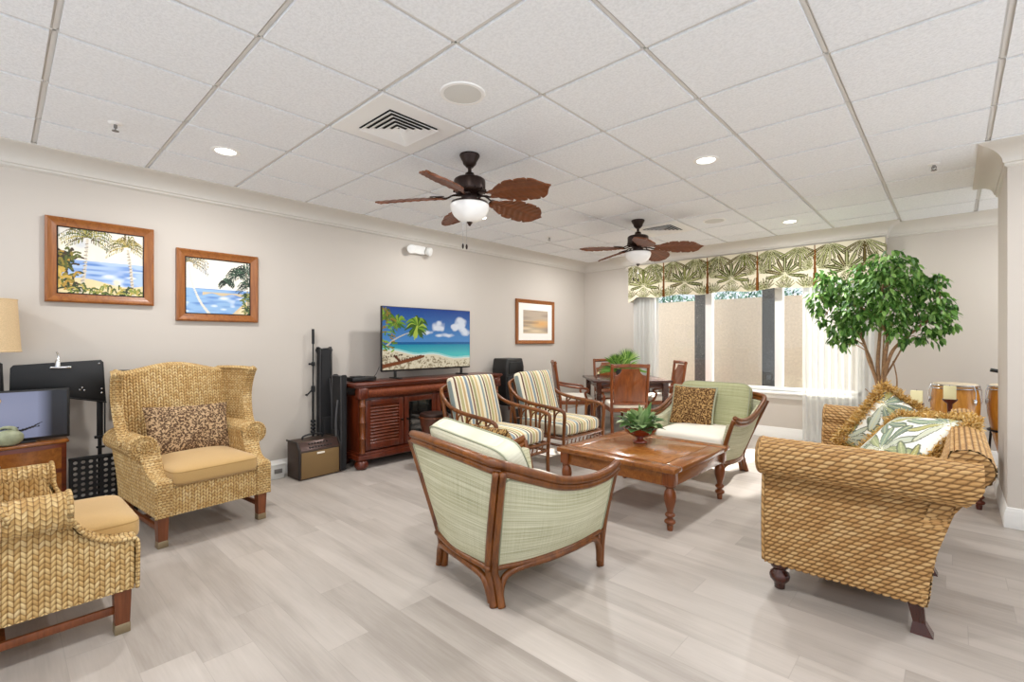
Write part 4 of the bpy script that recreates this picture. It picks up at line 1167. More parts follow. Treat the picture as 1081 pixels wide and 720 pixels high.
# ------------------------------------------------------------------ woven sofa
def sofa():
    t = thing('wicker_sofa', 'woven hyacinth sofa with rolled arms and fringed pillows near the column', 'sofa', (-.385, 3.50, 0), 90)
    step = .0052
    D = lambda u, v: .0072 * knit_h(v, u, .0205, .036, False, .5, True)
    hx = .815
    for sx in (-1, 1):
        # section (x outward, z) extruded from back to front
        cx, cz_, r = hx + .022, .700, .086
        sec = [(hx - .012, .155), (hx, .17), (hx + .006, .40), (hx - .004, .56), (hx - .012, .605)]
        a0 = math.radians(-128); a1 = math.radians(205)
        arc = [(cx + r * math.cos(a), cz_ + r * math.sin(a)) for a in np.linspace(a0, a1, 26)]
        sec = sec + arc + [(hx - .095, .60), (hx - .105, .40), (hx - .105, .30)]
        sec = resample(catmull(sec, 5), step)
        ys_ = np.arange(-.40, .331, step)
        yb = lambda z: np.interp(z, [.155, .38, .56, .66, .70], [-.296, -.334, -.388, -.455, -.475])
        P = np.array([[(sx * p[0], yb(p[1]) + (y + .40) / .731 * (.331 - yb(p[1])), p[1]) for p in sec] for y in ys_])
        m = MB(); m.sheet(P, None, D, flip=(sx < 0))
        # front end panel
        cap = [(hx - .105, .155)] + [(hx - .012, .155)] + [tuple(p) for p in resample(np.array(sec)[2:-3], .02)]
        V = np.array([(sx * x, .331, z) for x, z in cap]); cen = np.array([[sx * (hx - .05), .331, .42]])
        n = len(cap)
        m.add(V, [list(range(n)) if sx < 0 else list(range(n))[::-1]], np.array(cap))
        rr = np.linspace(.002, r - .004, 10); aa = np.linspace(0, 2 * PI, 36)
        P = np.array([[(sx * (cx + q * math.cos(b)), .334 + .02 * (1 - (q / r) ** 2), cz_ + q * math.sin(b)) for b in aa] for q in rr])
        m.sheet(P, None, None, flip=(sx > 0))
        m.tube([(sx * (cx + (r - .003) * math.cos(b)), .334, cz_ + (r - .003) * math.sin(b)) for b in aa[:-1]], .012, 8, closed=True)
        m.tube([(sx * p[0], .333, p[1]) for p in sec[4::4]], .010, 8)
        m.build('arm', M['sofa'], t, sharp=180)
    # back section (y,z): leaning back with a rolled top
    sec = [(-.292, .155), (-.305, .17), (-.330, .38), (-.385, .58), (-.408, .655)]
    cy, cz_, r = -.432, .757, .076
    arc = [(cy + r * math.cos(a), cz_ + r * math.sin(a)) for a in np.linspace(math.radians(-75), math.radians(-318), 24)]
    sec = sec + arc + [(-.325, .62), (-.27, .45), (-.24, .32)]
    sec = resample(catmull(sec, 5), step)
    xs_ = np.arange(-hx - .004, hx + .005, step)
    P = np.array([[(x, p[0], p[1]) for p in sec] for x in xs_])
    m = MB(); m.sheet(P, None, D, flip=False)
    for sx in (-1, 1):
        V = np.array([(sx * (hx + .004), p[0], p[1]) for p in sec[::3]]); n = len(V)
        cap = V[:, 1:]
        m.add(V, [list(range(n)) if sx > 0 else list(range(n))[::-1]], cap)
        V = np.array([(sx * (hx - .004), p[0], p[1]) for p in sec[::3]])
    m.build('backrest', M['sofa'], t, sharp=180)
    m = MB()
    P = grid2(lambda x, z: (x, .318 + .004 * math.sin((z - .15) * 14), z), np.arange(-.72, .721, step), np.arange(.155, .36, step)); m.sheet(P, None, D, flip=True)
    m.box((0, -.0, .25), (1.42, .60, .16), .01)
    m.build('seat_frame', M['sofa'], t, sharp=180)
    for sx in (-1, 1):
        m = MB(); m.cushion((sx * .352, .02, .405), (.345, .30, .075), .42, .16, None, 50, 20, .2); m.build('seat_cushion', M['tan'], t, sharp=180)
        m = MB(); m.lathe([(.018, 0), (.024, .004), (.026, .028), (.030, .034), (.044, .05), (.048, .066), (.044, .082), (.030, .096), (.028, .102), (.040, .112), (.046, .128), (.043, .146), (.034, .158), (.034, .17)], (sx * .745, .275, 0), 24)
        m.build('front_leg', M['darkleg'], t, sharp=60)
    for x in (-.745, 0, .745):
        m = MB(); w0, w1 = .030, .022
        a = (x, -.258); b = (x, -.276)
        V = [(a[0] - w0, a[1] - w0, .17), (a[0] + w0, a[1] - w0, .17), (a[0] + w0, a[1] + w0, .17), (a[0] - w0, a[1] + w0, .17),
             (b[0] - w1, b[1] - w1, .05), (b[0] + w1, b[1] - w1, .05), (b[0] + w1, b[1] + w1, .05), (b[0] - w1, b[1] + w1, .05)]
        m.add(V, [[0, 1, 2, 3], [7, 6, 5, 4], [0, 4, 5, 1], [1, 5, 6, 2], [2, 6, 7, 3], [3, 7, 4, 0]])
        V = [(b[0] - w1, b[1] - w1, .05), (b[0] + w1, b[1] - w1, .05), (b[0] + w1, b[1] + w1, .05), (b[0] - w1, b[1] + w1, .05),
             (b[0] - .033, b[1] - .048, .0), (b[0] + .033, b[1] - .048, .0), (b[0] + .033, b[1] + .03, .0), (b[0] - .033, b[1] + .03, .0)]
        m.add(V, [[7, 6, 5, 4], [0, 4, 5, 1], [1, 5, 6, 2], [2, 6, 7, 3], [3, 7, 4, 0]])
        m.build('rear_leg', M['darkleg'], t, sharp=30)
    return t
so = sofa()

# fringed palm print pillows
def palm_print(seed, sc=1.0):
    def f(uv):
        S, T = uv[..., 0], uv[..., 1]
        r_ = np.random.default_rng(seed)
        cs = [(.0, -.12, 0.2, 5.6, .26 * sc), (-.2, .12, .6, 5.2, .22 * sc), (.2, .16, -.5, 5.2, .24 * sc), (.22, -.2, -.7, 4.6, .2 * sc), (-.22, -.2, .8, 4.4, .2 * sc)]
        return fanpaint(S, T, cs, 'f0efe4', seed, 9, .3, ['8a9a86', 'b9bfae', '9da57c', 'c8cbb8', '7c8a7a', 'a9a469'], '6b715f')
    return f
def fringe(m, hx, hy, n, L0, c=None):
    q = np.linspace(-1, 1, n, endpoint=False)
    ed = [(x, -1, 0, -1) for x in q] + [(1, y, 1, 0) for y in q] + [(-x, 1, 0, 1) for x in q] + [(-1, -y, -1, 0) for y in q]
    for x, y, nx, ny in ed:
        bx, by = x * hx * (1 - .06 * (1 - y * y) * abs(x)), y * hy * (1 - .06 * (1 - x * x) * abs(y))
        for _ in range(13):
            d = Vector((nx + random.gauss(0, .5), ny + random.gauss(0, .5), random.gauss(0, 1.0))).normalized()
            L = L0 * random.uniform(.6, 1.1)
            p = Vector((bx + random.gauss(0, .006), by + random.gauss(0, .006), random.gauss(0, .008)))
            s = d.cross(Vector((random.random(), random.random(), random.random()))).normalized() * .0030
            V = [tuple(p - s), tuple(p + s)]; F = []
            for k in range(4):
                d = (d + Vector((random.gauss(0, .55), random.gauss(0, .55), random.gauss(0, .55)))).normalized(); p = p + d * (L / 4)
                V += [tuple(p - s * 1.2), tuple(p + s * 1.2)]; F.append([2 * k, 2 * k + 1, 2 * k + 3, 2 * k + 2])
            m.add(V, F)
def fringed(label, c, right, up, hx, hy, hz, seed):
    m = MB(); m.M = frame(c, right, up); m.pillow(hx, hy, hz, 110, palm_print(seed))
    o = m.build('fringed_pillow', M['fabric_print'], None, sharp=180); tag(o, label, 'pillow', 'fringed palm print pillows')
    m = MB(); m.M = frame(c, right, up); fringe(m, hx, hy, 120, .058); m.build('fringe', M['gold_fringe'], o, sharp=180)
    m = MB(); m.M = frame(c, right, up)
    q = np.linspace(-1, 1, 30)
    ed = [(x, -1) for x in q] + [(1, y) for y in q[1:]] + [(x, 1) for x in q[::-1][1:]] + [(-1, y) for y in q[::-1][1:-1]]
    m.tube([(x * hx * (1 - .06 * (1 - y * y) * abs(x)), y * hy * (1 - .06 * (1 - x * x) * abs(y)), 0) for x, y in ed], .010, 8, closed=True)
    m.build('cord', M['fringe_cord'], o)
fringed('palm print pillow with gold fringe standing upright against the far sofa arm', (-.27, 3.98, .655), (.80, .25, -.62), (.50, .32, .86), .235, .225, .07, 11)
fringed('palm print pillow with gold fringe slumped in the near corner of the sofa', (-.205, 3.52, .68), (.62, -.70, .10), (.60, .42, .62), .25, .235, .085, 12)
# ------------------------------------------------------------------ coffee table
def turned(m, x, y, h, s=1.0, seg=24):
    prof = [(.013, 0), (.016, .0), (.019, .035), (.017, .04), (.030, .05), (.034, .06), (.030, .072), (.018, .08), (.017, .088), (.029, .10), (.031, .108), (.026, .118), (.018, .125), (.022, .15), (.034, .20), (.037, .235), (.033, .265), (.022, .285), (.021, .292), (.033, .30), (.035, .308), (.028, .318), (.026, .324), (.034, .332), (.036, .345), (.036, .40)]
    m.lathe([(r * s, z * h / .40) for r, z in prof], (x, y, 0), seg)
ct = thing('coffee_table', 'square wooden coffee table on turned legs in the middle of the seating', 'table', (-1.832, 3.542, 0), -1.0)
for sx in (-1, 1):
    for sy in (-1, 1):
        m = MB(); turned(m, sx * .435, sy * .445, .395, 1.12); m.box((sx * .435, sy * .445, .35), (.078, .078, .09), .006)
        m.build('leg', M['table_leg'], ct, sharp=50)
for a, (cx_, cy_, sx_, sy_) in enumerate(((0, .455, .82, .022), (0, -.455, .82, .022), (.452, 0, .022, .84), (-.452, 0, .022, .84))):
    m = MB(); m.box((cx_, cy_, .345), (sx_, sy_, .095), .004); m.build('apron', M['table_wood'], ct)
m = MB(); w = .495; wy = .505; b = .125
for (x0, x1, y0, y1) in ((-w, w, -wy, -wy + b), (-w, w, wy - b, wy), (-w, -w + b, -wy + b, wy - b), (w - b, w, -wy + b, wy - b)):
    m.box(((x0 + x1) / 2, (y0 + y1) / 2, .412), (x1 - x0, y1 - y0, .036), .008)
m.build('top_border', M['table_wood'], ct)
m = MB(); m.box((0, 0, .4125), (2 * (w - b) - .004, 2 * (wy - b) - .004, .034), .002); m.build('top_inlay', M['inlay'], ct)

# plant bowl on it
pb = thing('potted_fern', 'leafy green plant in a red footed bowl on the coffee table', 'plant', (-1.925, 3.66, .431), 0)
m = MB(); m.lathe([(.055, 0), (.06, .004), (.058, .016), (.03, .028), (.028, .04), (.06, .052), (.108, .078), (.134, .112), (.138, .122), (.128, .120), (.10, .09), (.03, .08)], (0, 0, 0), 36); m.build('footed_bowl', M['bowl_red'], pb, sharp=60)
m = MB()
R_ = random.Random(5)
for k in range(70):
    a = R_.uniform(0, 2 * PI); el = R_.uniform(.15, 1.1); L = R_.uniform(.13, .22)
    d = (math.cos(a) * math.cos(el), math.sin(a) * math.cos(el), math.sin(el)); b0 = (math.cos(a) * R_.uniform(.01, .05), math.sin(a) * R_.uniform(.01, .05), .10 + R_.uniform(0, .05))
    st = Vector(b0) + Vector(d) * L * .55
    m.tube([b0, tuple(st)], .0022, 5)
    m.leaf(tuple(st - Vector(d) * L * .15), d, (0, 0, 1), L * .55, R_.uniform(.075, .10), .3, 5, .2, .75)
for k in range(12):
    a = R_.uniform(0, 2 * PI); el = R_.uniform(1.0, 1.5); L = R_.uniform(.16, .27)
    d = (math.cos(a) * math.cos(el), math.sin(a) * math.cos(el), math.sin(el)); b0 = (R_.uniform(-.03, .03), R_.uniform(-.03, .03), .11)
    m.leaf(b0, d, (math.cos(a + 1.5), math.sin(a + 1.5), .3), L, R_.uniform(.05, .07), .08, 6, .2)
m.build('foliage', M['fern_leaf'], pb, sharp=180)

# ------------------------------------------------------------------ TV console
cn = thing('tv_console', 'long mahogany console with louvred doors and bun feet under the TV', 'cabinet', (-4.49, 3.395, 0), -90)
# local x along the wall (local +x -> world -y), local +y -> world +x (front)
HX = .985; FY = .20; BY = -.235
m = MB(); m.box((0, (FY + BY) / 2 - .02, .43), (2 * HX - .06, FY - BY - .06, .60), .006)
m.box((0, (FY + BY) / 2, .115), (2 * HX, FY - BY, .05), .01); m.box((0, (FY + BY) / 2, .152), (2 * HX - .03, FY - BY - .015, .03), .01)
m.build('carcass', M['mahog_v'], cn)
m = MB(); m.box((0, (FY + BY) / 2 + .005, .845), (2 * HX + .09, FY - BY + .05, .03), .010); m.box((0, (FY + BY) / 2 + .003, .822), (2 * HX + .05, FY - BY + .025, .02), .008); m.build('top', M['mahog'], cn)
m = MB()
a = np.linspace(-PI / 2, PI / 2, 16); xs_ = np.linspace(-HX + .10, HX - .10, 200)
m.sheet(np.array([[(x, FY - .03 + .055 * math.cos(q), .757 + .052 * math.sin(q)) for q in a] for x in xs_]), None, None, flip=False)
m.build('woven_frieze', M['frieze'], cn, sharp=180)
for sx in (-1, 1):
    m = MB(); m.box((sx * (HX - .045), FY - .015, .757), (.105, .09, .11), .012); m.lathe([(.001, 0), (.03, .002), (.034, 0), (.036, .008), (.02, .012), (.001, .013)], (sx * (HX - .045), FY + .03, .757), 18, (0, 1, 0)); m.build('frieze_block', M['mahog_v'], cn, sharp=50)
    m = MB(); m.lathe([(.028, .165), (.03, .17), (.026, .18), (.026, .30), (.031, .305), (.031, .315), (.026, .32), (.026, .46), (.031, .465), (.031, .475), (.026, .48), (.026, .62), (.031, .625), (.031, .635), (.026, .64), (.028, .70)], (sx * (HX - .045), FY - .005, 0), 18); m.build('bamboo_post', M['table_leg'], cn, sharp=60)
    for yy in (FY - .04, BY + .05):
        m = MB(); m.lathe([(.03, 0), (.05, .006), (.066, .03), (.068, .05), (.058, .075), (.04, .088), (.05, .094)], (sx * (HX - .055), yy, 0), 24); m.build('bun_foot', M['mahog_v'], cn, sharp=60)
def door(x0, x1, kind):
    z0, z1 = .185, .685; y = FY - .028; fr = .058
    m = MB()
    for (a_, b_, c_, d_) in ((x0, x0 + fr, z0, z1), (x1 - fr, x1, z0, z1), (x0 + fr, x1 - fr, z0, z0 + fr), (x0 + fr, x1 - fr, z1 - fr, z1)):
        m.box(((a_ + b_) / 2, y, (c_ + d_) / 2), (b_ - a_, .028, d_ - c_), .005)
    dr = m.build('door', M['mahog_v'], cn)
    if kind == 'louvre':
        m = MB(); n = 12
        for k in range(n):
            z = z0 + fr + (k + .5) * (z1 - z0 - 2 * fr) / n
            m.box(((x0 + x1) / 2, y - .002, z), (x1 - x0 - 2 * fr + .004, .008, .040), .003, 2, rotm(38))
        m.build('louvres', M['mahog_lv'], dr)
        kx = x1 - fr / 2 if x0 < 0 and x1 < .6 else x0 + fr / 2
    else:
        m = MB(); m.box(((x0 + x1) / 2, y, (z0 + z1) / 2), (x1 - x0 - 2 * fr + .004, .006, z1 - z0 - 2 * fr + .004)); m.build('glass_panel', M['dark_glass'], dr)
        kx = x1 - fr / 2
    m = MB(); m.lathe([(.006, 0), (.006, .012), (.014, .018), (.013, .027), (.001, .030)], (kx, y + .013, .45), 14, (0, 1, 0)); m.build('knob', M['bronze'], dr)
door(-.90, -.45, 'louvre'); door(-.44, .0, 'glass'); door(.01, .44, 'glass'); door(.45, .90, 'louvre')
# local x axis points to -y in the world, so mirror to put the louvred door at the near end
# (both ends carry one)

# TV on two feet
def canvas_tv(nx, nz):
    s = np.linspace(0, 1, nx); t = np.linspace(0, 1, nz); S, T = np.meshgrid(s, t, indexing='ij')
    r_ = np.random.default_rng(2)
    def vnoise(sx, sy, seed):
        q = np.random.default_rng(seed).random((sx + 2, sy + 2)); X = S * sx; Y = T * sy; i = X.astype(int); j = Y.astype(int); f = X - i; g = Y - j
        f = f * f * (3 - 2 * f); g = g * g * (3 - 2 * g)
        return (q[i, j] * (1 - f) + q[i + 1, j] * f) * (1 - g) + (q[i, j + 1] * (1 - f) + q[i + 1, j + 1] * f) * g
    img = np.zeros(S.shape + (3,))
    def put(mask, c, al=1.0):
        nonlocal img
        a = (mask * al)[..., None]; img = img * (1 - a) + np.array(c) * a
    def stroke(pts, w, c, al=1.0, asp=1.0):
        P = catmull(pts, 10); d = np.full(S.shape, 9.0); ww = np.interp(np.linspace(0, 1, len(P)), np.linspace(0, 1, len(w)) if not np.isscalar(w) else [0, 1], w if not np.isscalar(w) else [w, w])
        m_ = np.zeros(S.shape)
        for k, p in enumerate(P): m_ = np.maximum(m_, np.clip(1.5 - np.hypot((S - p[0]) * asp, T - p[1]) / ww[k], 0, 1) > .5)
        put(m_, c, al)
    return S, T, vnoise, put, stroke, (lambda: img)
def frond_crown(stroke, cx, cy, R, n, cols, asp, seed, w=.016, droop=.55, star=False):
    r_ = random.Random(seed); w = w * .55; n = int(n * 1.3)
    for k in range(n):
        a = PI * (-.15 + 1.3 * k / (n - 1)) if not star else PI * (-.5 + 2.0 * k / n) + r_.uniform(-.12, .12); L = R * r_.uniform(.75, 1.05)
        ex, ey = cx + math.cos(a) * L / asp, cy + math.sin(a) * L * .7 - droop * L * .6
        mx, my = cx + math.cos(a) * L * .55 / asp, cy + math.sin(a) * L * .62 + .05 * L
        c = C(r_.choice(cols))
        stroke([(cx, cy), (mx, my), (ex, ey)], [w, w * 1.4, w * .5], c, 1, asp)
        for q in range(0 if star else 11):
            tt = .2 + .075 * q
            px, py = cx + (ex - cx) * tt, cy + (my - cy) * 2 * tt * (1 - tt) + (ey - cy) * tt * tt + (my - cy) * .1
            stroke([(px, py), (px + r_.uniform(-.01, .01), py - .35 * R * (1 - tt * .5) * .5)], w * .6, C(r_.choice(cols)), 1, asp)
tv = thing('flat_tv', 'flat TV showing a palm beach, standing on the mahogany console', 'TV', (-4.50, 3.435, .861), -90)
TW, TH = 1.275, .715
m = MB(); m.box((0, -.012, .085 + TH / 2), (TW, .030, TH), .006); m.box((0, -.04, .30), (.8, .05, .35), .02); m.build('casing', M['black_plastic'], tv)
S, T, vn, put, stroke, get = canvas_tv(300, 170)
one = np.ones(S.shape); asp = 1.78
for k in range(60):
    f = k / 59; put((T > .42 + .58 * f - .01) * one, np.array(C('4f92cf')) * (1 - f) + np.array(C('0a3f94')) * f)
cl = vn(9, 6, 4) * .6 + vn(22, 14, 5) * .4
for (cx_, cy_, rx, ry) in ((.60, .72, .09, .13), (.88, .78, .09, .13), (.68, .55, .14, .05), (.95, .62, .10, .09), (.80, .70, .05, .08), (.45, .60, .10, .05)):
    g_ = np.exp(-(((S - cx_) / rx) ** 2 + ((T - cy_) / ry) ** 2)); put(np.clip((g_ * (.15 + 1.25 * vn(26, 18, 21) * .55 + 1.25 * cl * .6) - .38) * 3.2, 0, 1), C('eef1f7'), .92)
put((T < .44) * one, C('0b5f9c')); put((T < .40) * one, C('148fae')); put(np.clip((.40 - T) * 6, 0, 1) * (T < .40), C('4fc3c2'))
edge = .30 - .17 * S + .02 * np.sin(S * 14)
put((T < edge + .04) * one, C('9fdcd6')); put((T < edge + .012) * one, C('e9f2ee')); put((T < edge) * one, C('e6d9bb'))
sp = .5 * vn(60, 34, 9) + .5 * vn(110, 60, 12); put((T < edge - .03) * np.clip((sp - .5) * 7, 0, 1), C('7d6a4a'), .8)
stroke([(.04, .38), (.12, .48), (.22, .56), (.33, .62)], [.016, .014, .011, .010], C('c8c2b4'), 1, asp)
frond_crown(stroke, .36, .70, .24, 22, ['4f7a1e', '7fa52c', 'b4c84a', '3c5f18'], asp, 3, .030, .30, True)
frond_crown(stroke, .15, .76, .17, 10, ['3f6f22', '6f9a2c', '8fae3a'], asp, 4, .026, .2, True); frond_crown(stroke, .02, .80, .26, 11, ['5a7a22', '8a8a2c', '6b5a1e', '3f6a20'], asp, 6)
for k in range(60):
    x, y = random.uniform(-.02, .12), random.uniform(.30, .95); stroke([(x, y), (x + random.uniform(-.04, .05), y + random.uniform(-.05, .03))], .012, C(random.choice(['5c8a1e', '86b32c', '3f6a1c', '9c7a2c'])), 1, asp)
stroke([(-.02, .05), (.15, .10), (.32, .16), (.43, .20)], [.035, .03, .03, .02], C('7a3f1c'), 1, asp); stroke([(.12, .22), (.17, .14)], .02, C('5a2a14'), 1, asp)
stroke([(.16, .14), (.40, .215)], .014, C('5c2c18'), 1, asp); stroke([(-.02, .19), (.20, .235)], .012, C('3c1f14'), 1, asp)
img = get()
P = np.stack([-(TW / 2 - .008) + S * (TW - .016), np.full_like(S, .0045), .085 + .020 + T * (TH - .028)], 2)
P[..., 0] *= -1
m = MB(); m.sheet(P, np.stack([S, T], 2), None, flip=False, col=img); m.build('screen', M['screen'], tv, sharp=180)
for x in (-.50, .46):
    m = MB(); m.box((x, 0, .012), (.04, .20, .014), .004); m.box((x, -.01, .05), (.028, .022, .08), .004); m.build('foot', M['black_plastic'], tv)
# small media box and its cable
mb_ = thing('media_box', 'small black media player box on the console beside the TV', 'electronics', (-4.52, 2.56, .861), -90)
m = MB(); m.box((0, 0, .027), (.27, .19, .04), .006); m.box((.05, .03, .052), (.12, .10, .012), .003); m.build('casing', M['black_plastic'], mb_)
for x in (-.1, .1):
    m = MB(); m.lathe([(.012, 0), (.012, .008)], (x, .06, 0), 12); m.build('foot', M['dark_grey'], mb_)
m = MB(); m.tube(catmull([(-.09, -.08, .03), (-.17, -.07, .02), (-.20, -.03, .06), (-.235, -.02, .14)], 6), .003, 6); m.build('cable', M['black_plastic'], mb_)

# ------------------------------------------------------------------ framed pictures
def framed(name, label, y0, y1, z0, z1, fw_, depth, paint, matte=0.0, fm='frame_wood'):
    cy_, cz_ = (y0 + y1) / 2, (z0 + z1) / 2; w, h = (y1 - y0) / 2, (z1 - z0) / 2
    t = thing(name, label, 'picture', (WL + .002, cy_, cz_), -90, None)
    prof = [(0, 0), (0, depth * .8), (.012, depth), (fw_ * .45, depth * .72), (fw_ * .8, depth * .62), (fw_, depth * .5), (fw_, 0)]
    cs = [(-w, -h, 1, 1), (w, -h, -1, 1), (w, h, -1, -1), (-w, h, 1, -1), (-w, -h, 1, 1)]
    for i in range(4):
        m = MB()
        P = np.array([[(x + ix * o, d, z + iz * o) for o, d in prof] for x, z, ix, iz in cs[i:i + 2]])
        m.sheet(P, flip=True); m.build('frame', M[fm] if i % 2 == 0 else M['frame_v'], t, sharp=25)
    iw, ih = w - fw_, h - fw_
    if matte:
        m = MB(); m.box((0, depth * .3, 0), (2 * iw, .006, 2 * ih)); m.build('mat_board', M['mat_board'], t)
    else:
        m = MB()
        for (a_, b_, c_, d_) in ((-iw, iw, -ih, -ih + .008), (-iw, iw, ih - .008, ih), (-iw, -iw + .008, -ih, ih), (iw - .008, iw, -ih, ih)):
            m.box(((a_ + b_) / 2, depth * .46, (c_ + d_) / 2), (b_ - a_, .006, d_ - c_))
        m.build('inner_fillet', M['bronze'], t)
    iw -= matte; ih -= matte
    n = 170; S, T, vn, put, stroke, get = canvas_tv(n, n)
    paint(S, T, vn, put, stroke)
    P = np.stack([(-iw + 2 * iw * S), np.full_like(S, depth * .3 + .004), -ih + 2 * ih * T], 2); P[..., 0] *= -1
    m = MB(); m.sheet(P, np.stack([S, T], 2), None, col=get()); m.build('painting', M['canvas'], t, sharp=180)
    return t
def sky_sea(S, T, vn, put, hor, sea, skyc):
    one = np.ones(S.shape); n1 = vn(5, 5, 1) * .6 + vn(13, 11, 2) * .4
    put(one, C(skyc)); put(np.clip(n1 * 1.8 - .7, 0, 1), C('fbf3df')); put(np.clip(vn(4, 8, 7) * 2 - 1.25, 0, 1), C('c3c9d3'))
    w = vn(5, 26, 3); put((T < hor) * one, C(sea)); put((T < hor) * np.clip(w * 2.4 - 1.2, 0, 1), C('5d86c4')); put((T < hor - .06) * np.clip(vn(7, 20, 8) * 3 - 1.9, 0, 1), C('e8eef4'))
def bush(stroke, pts, cols, n, w, L, seed):
    r_ = random.Random(seed)
    for k in range(n):
        x = r_.uniform(pts[0], pts[1]); y = r_.uniform(pts[2], pts[3]); a = r_.uniform(.2, 2.9)
        stroke([(x, y), (x + math.cos(a) * L * .6, y + math.sin(a) * L), (x + math.cos(a) * L * 1.2, y + math.sin(a) * L * .8)], w, C(r_.choice(cols)))
def paint1(S, T, vn, put, stroke):
    sky_sea(S, T, vn, put, .52, 'a9c0e2', 'ece4d2')
    put((T < .20 + .05 * np.sin(S * 6)) * np.ones(S.shape), C('e3cfa0')); put((T < .26) * np.clip(vn(9, 9, 11) * 3 - 1.7, 0, 1), C('f0e2be'))
    for (x0, x1, y1) in ((.26, .33, .84), (.86, .80, .74)):
        stroke([(x0, .02), ((x0 + x1) / 2 + .01, .4), (x1, y1)], [.026, .020, .015], C('cfc4b0'))
        for k in range(14): stroke([(x0 + (x1 - x0) * k / 14 - .015, .04 + y1 * k / 15), (x0 + (x1 - x0) * k / 14 + .012, .05 + y1 * k / 15)], .006, C('8a7f70'))
    frond_crown(stroke, .33, .88, .34, 13, ['4c5a1e', '7a7a2a', 'a89a46', '5a4a1a'], 1, 1, .014, .5)
    frond_crown(stroke, .79, .80, .28, 13, ['5a5a22', '8a7f34', 'b09a4c', '6a5420'], 1, 2, .012, .6)
    bush(stroke, (-.05, .18, .05, .60), ['2f3a16', '5a5f22', '8a7a2c', 'b08a34', '3f2f1a'], 120, .014, .10, 3)
    bush(stroke, (.15, 1.0, -.02, .12), ['4a5a24', '7f8a3a', 'b3a24c', '2f3a1c'], 90, .010, .06, 4)
    bush(stroke, (-.05, .12, .1, .35), ['c9a44a', 'd8b95a'], 14, .02, .08, 8)
def paint2(S, T, vn, put, stroke):
    sky_sea(S, T, vn, put, .46, '8fb3d8', 'efe9da')
    put(((T < .40) * (T > .36 + .02 * np.sin(S * 20)) * (S > .25)).astype(float), C('cbb896'))
    put((T < .36 - 1.1 * np.abs(S - 1.02)) * np.ones(S.shape), C('dcc49a')); put((T < .30 - 1.2 * np.abs(S - 1.0)) * np.clip(vn(8, 8, 3) * 2 - .7, 0, 1), C('eedcb6'))
    stroke([(.36, .0), (.22, .22), (.10, .55), (.05, .85)], [.022, .02, .016, .014], C('dcd6c8'))
    frond_crown(stroke, .06, .92, .34, 12, ['7a6a34', 'a8904c', '5a5024', '3f4a24'], 1, 5, .012, .55)
    for (x, y, R, sd) in ((.62, .58, .14, 3), (.80, .74, .24, 4), (.92, .80, .28, 5), (.97, .55, .22, 6)):
        frond_crown(stroke, x, y, R, 11, ['16241c', '2a3f30', '3f5a44', '10180f'], 1, sd, .013, .7)
    stroke([(.97, .0), (.96, .3), (.93, .8)], [.018, .016, .012], C('8a8270')); bush(stroke, (.9, 1.0, .0, .35), ['2a3f2a', '55693a', '8a8a4a'], 40, .011, .07, 4)
def paint3(S, T, vn, put, stroke):
    one = np.ones(S.shape); put(one, C('b7a692')); put((T < .55) * one, C('c9ae88')); put((T < .25) * one, C('d8c3a2'))
    put(np.clip(vn(2, 9, 1) * 1.6 - .6, 0, 1), C('9a8a7c')); put(((T < .52) & (T > .42) & (S < .62)).astype(float), C('7f6f62'), .6); put(np.clip(1 - np.hypot((S - .75) * 2.2, (T - .42) * 4), 0, 1), C('dba766'))
framed('framed_painting', 'larger framed beach painting with two tall palms, nearest the lamp', .226, .856, 1.563, 2.177, .062, .038, paint1)
framed('framed_painting', 'framed beach painting with a leaning palm above the wing chair', 1.008, 1.641, 1.450, 2.057, .062, .038, paint2)
framed('framed_print', 'framed sepia landscape print with wide white mat near the room corner', 5.21, 6.12, 1.236, 1.910, .055, .035, paint3, .105, 'frame_wood')

# emergency light below the crown
el = thing('emergency_light', 'white twin head emergency light high on the long wall', 'light', (WL + .001, 3.43, 2.375), -90)
m = MB(); m.box((0, .03, 0), (.21, .06, .10), .012); m.build('housing', M['white_plastic'], el)
for sx in (-1, 1):
    m = MB(); m.lathe([(.022, -.035), (.045, -.02), (.052, .02), (.05, .03), (.001, .034)], (sx * .125, .085, -.01), 20, (sx * .45, .8, -.25)); m.tube([(sx * .09, .05, .0), (sx * .12, .07, -.008)], .012, 8); m.build('lamp_head', M['white_plastic'], el, sharp=50)

# ------------------------------------------------------------------ amplifier, stands and cases by the wall
am = thing('guitar_amplifier', 'small brown guitar amplifier on the floor left of the console', 'amplifier', (-4.50, 2.058, 0), -86)
prof = [(-.115, .004), (.128, .004), (.128, .262), (.080, .345), (-.115, .345)]
m = MB(); m.prism([(y, z) for y, z in prof], 'yz', -.20, .20, .010); m.build('cabinet', M['amp_body'], am, sharp=40)
for sx in (-1, 1):
    m = MB(); m.tube([(sx * .206, y, z) for y, z in [(.128, .012), (.130, .262), (.082, .345), (-.11, .347)]], .008, 8); m.build('edge_trim', M['amp_trim'], am)
m = MB(); m.box((0, .129, .133), (.375, .008, .238), .003); gr_ = m.build('speaker_grille', M['amp_grille'], am)
dv = Vector((0, .080 - .128, .345 - .262)); nrm = Vector((0, dv.z, -dv.y)).normalized(); mid = Vector((0, .104, .3035))
Rp = Matrix((Vector((1, 0, 0)), dv.normalized(), Vector((1, 0, 0)).cross(dv.normalized()))).transposed().to_4x4()
m = MB(); m.box(tuple(mid + nrm * .002), (.375, .088, .006), .002, 2, Rp); pn = m.build('control_panel', M['amp_panel'], am)
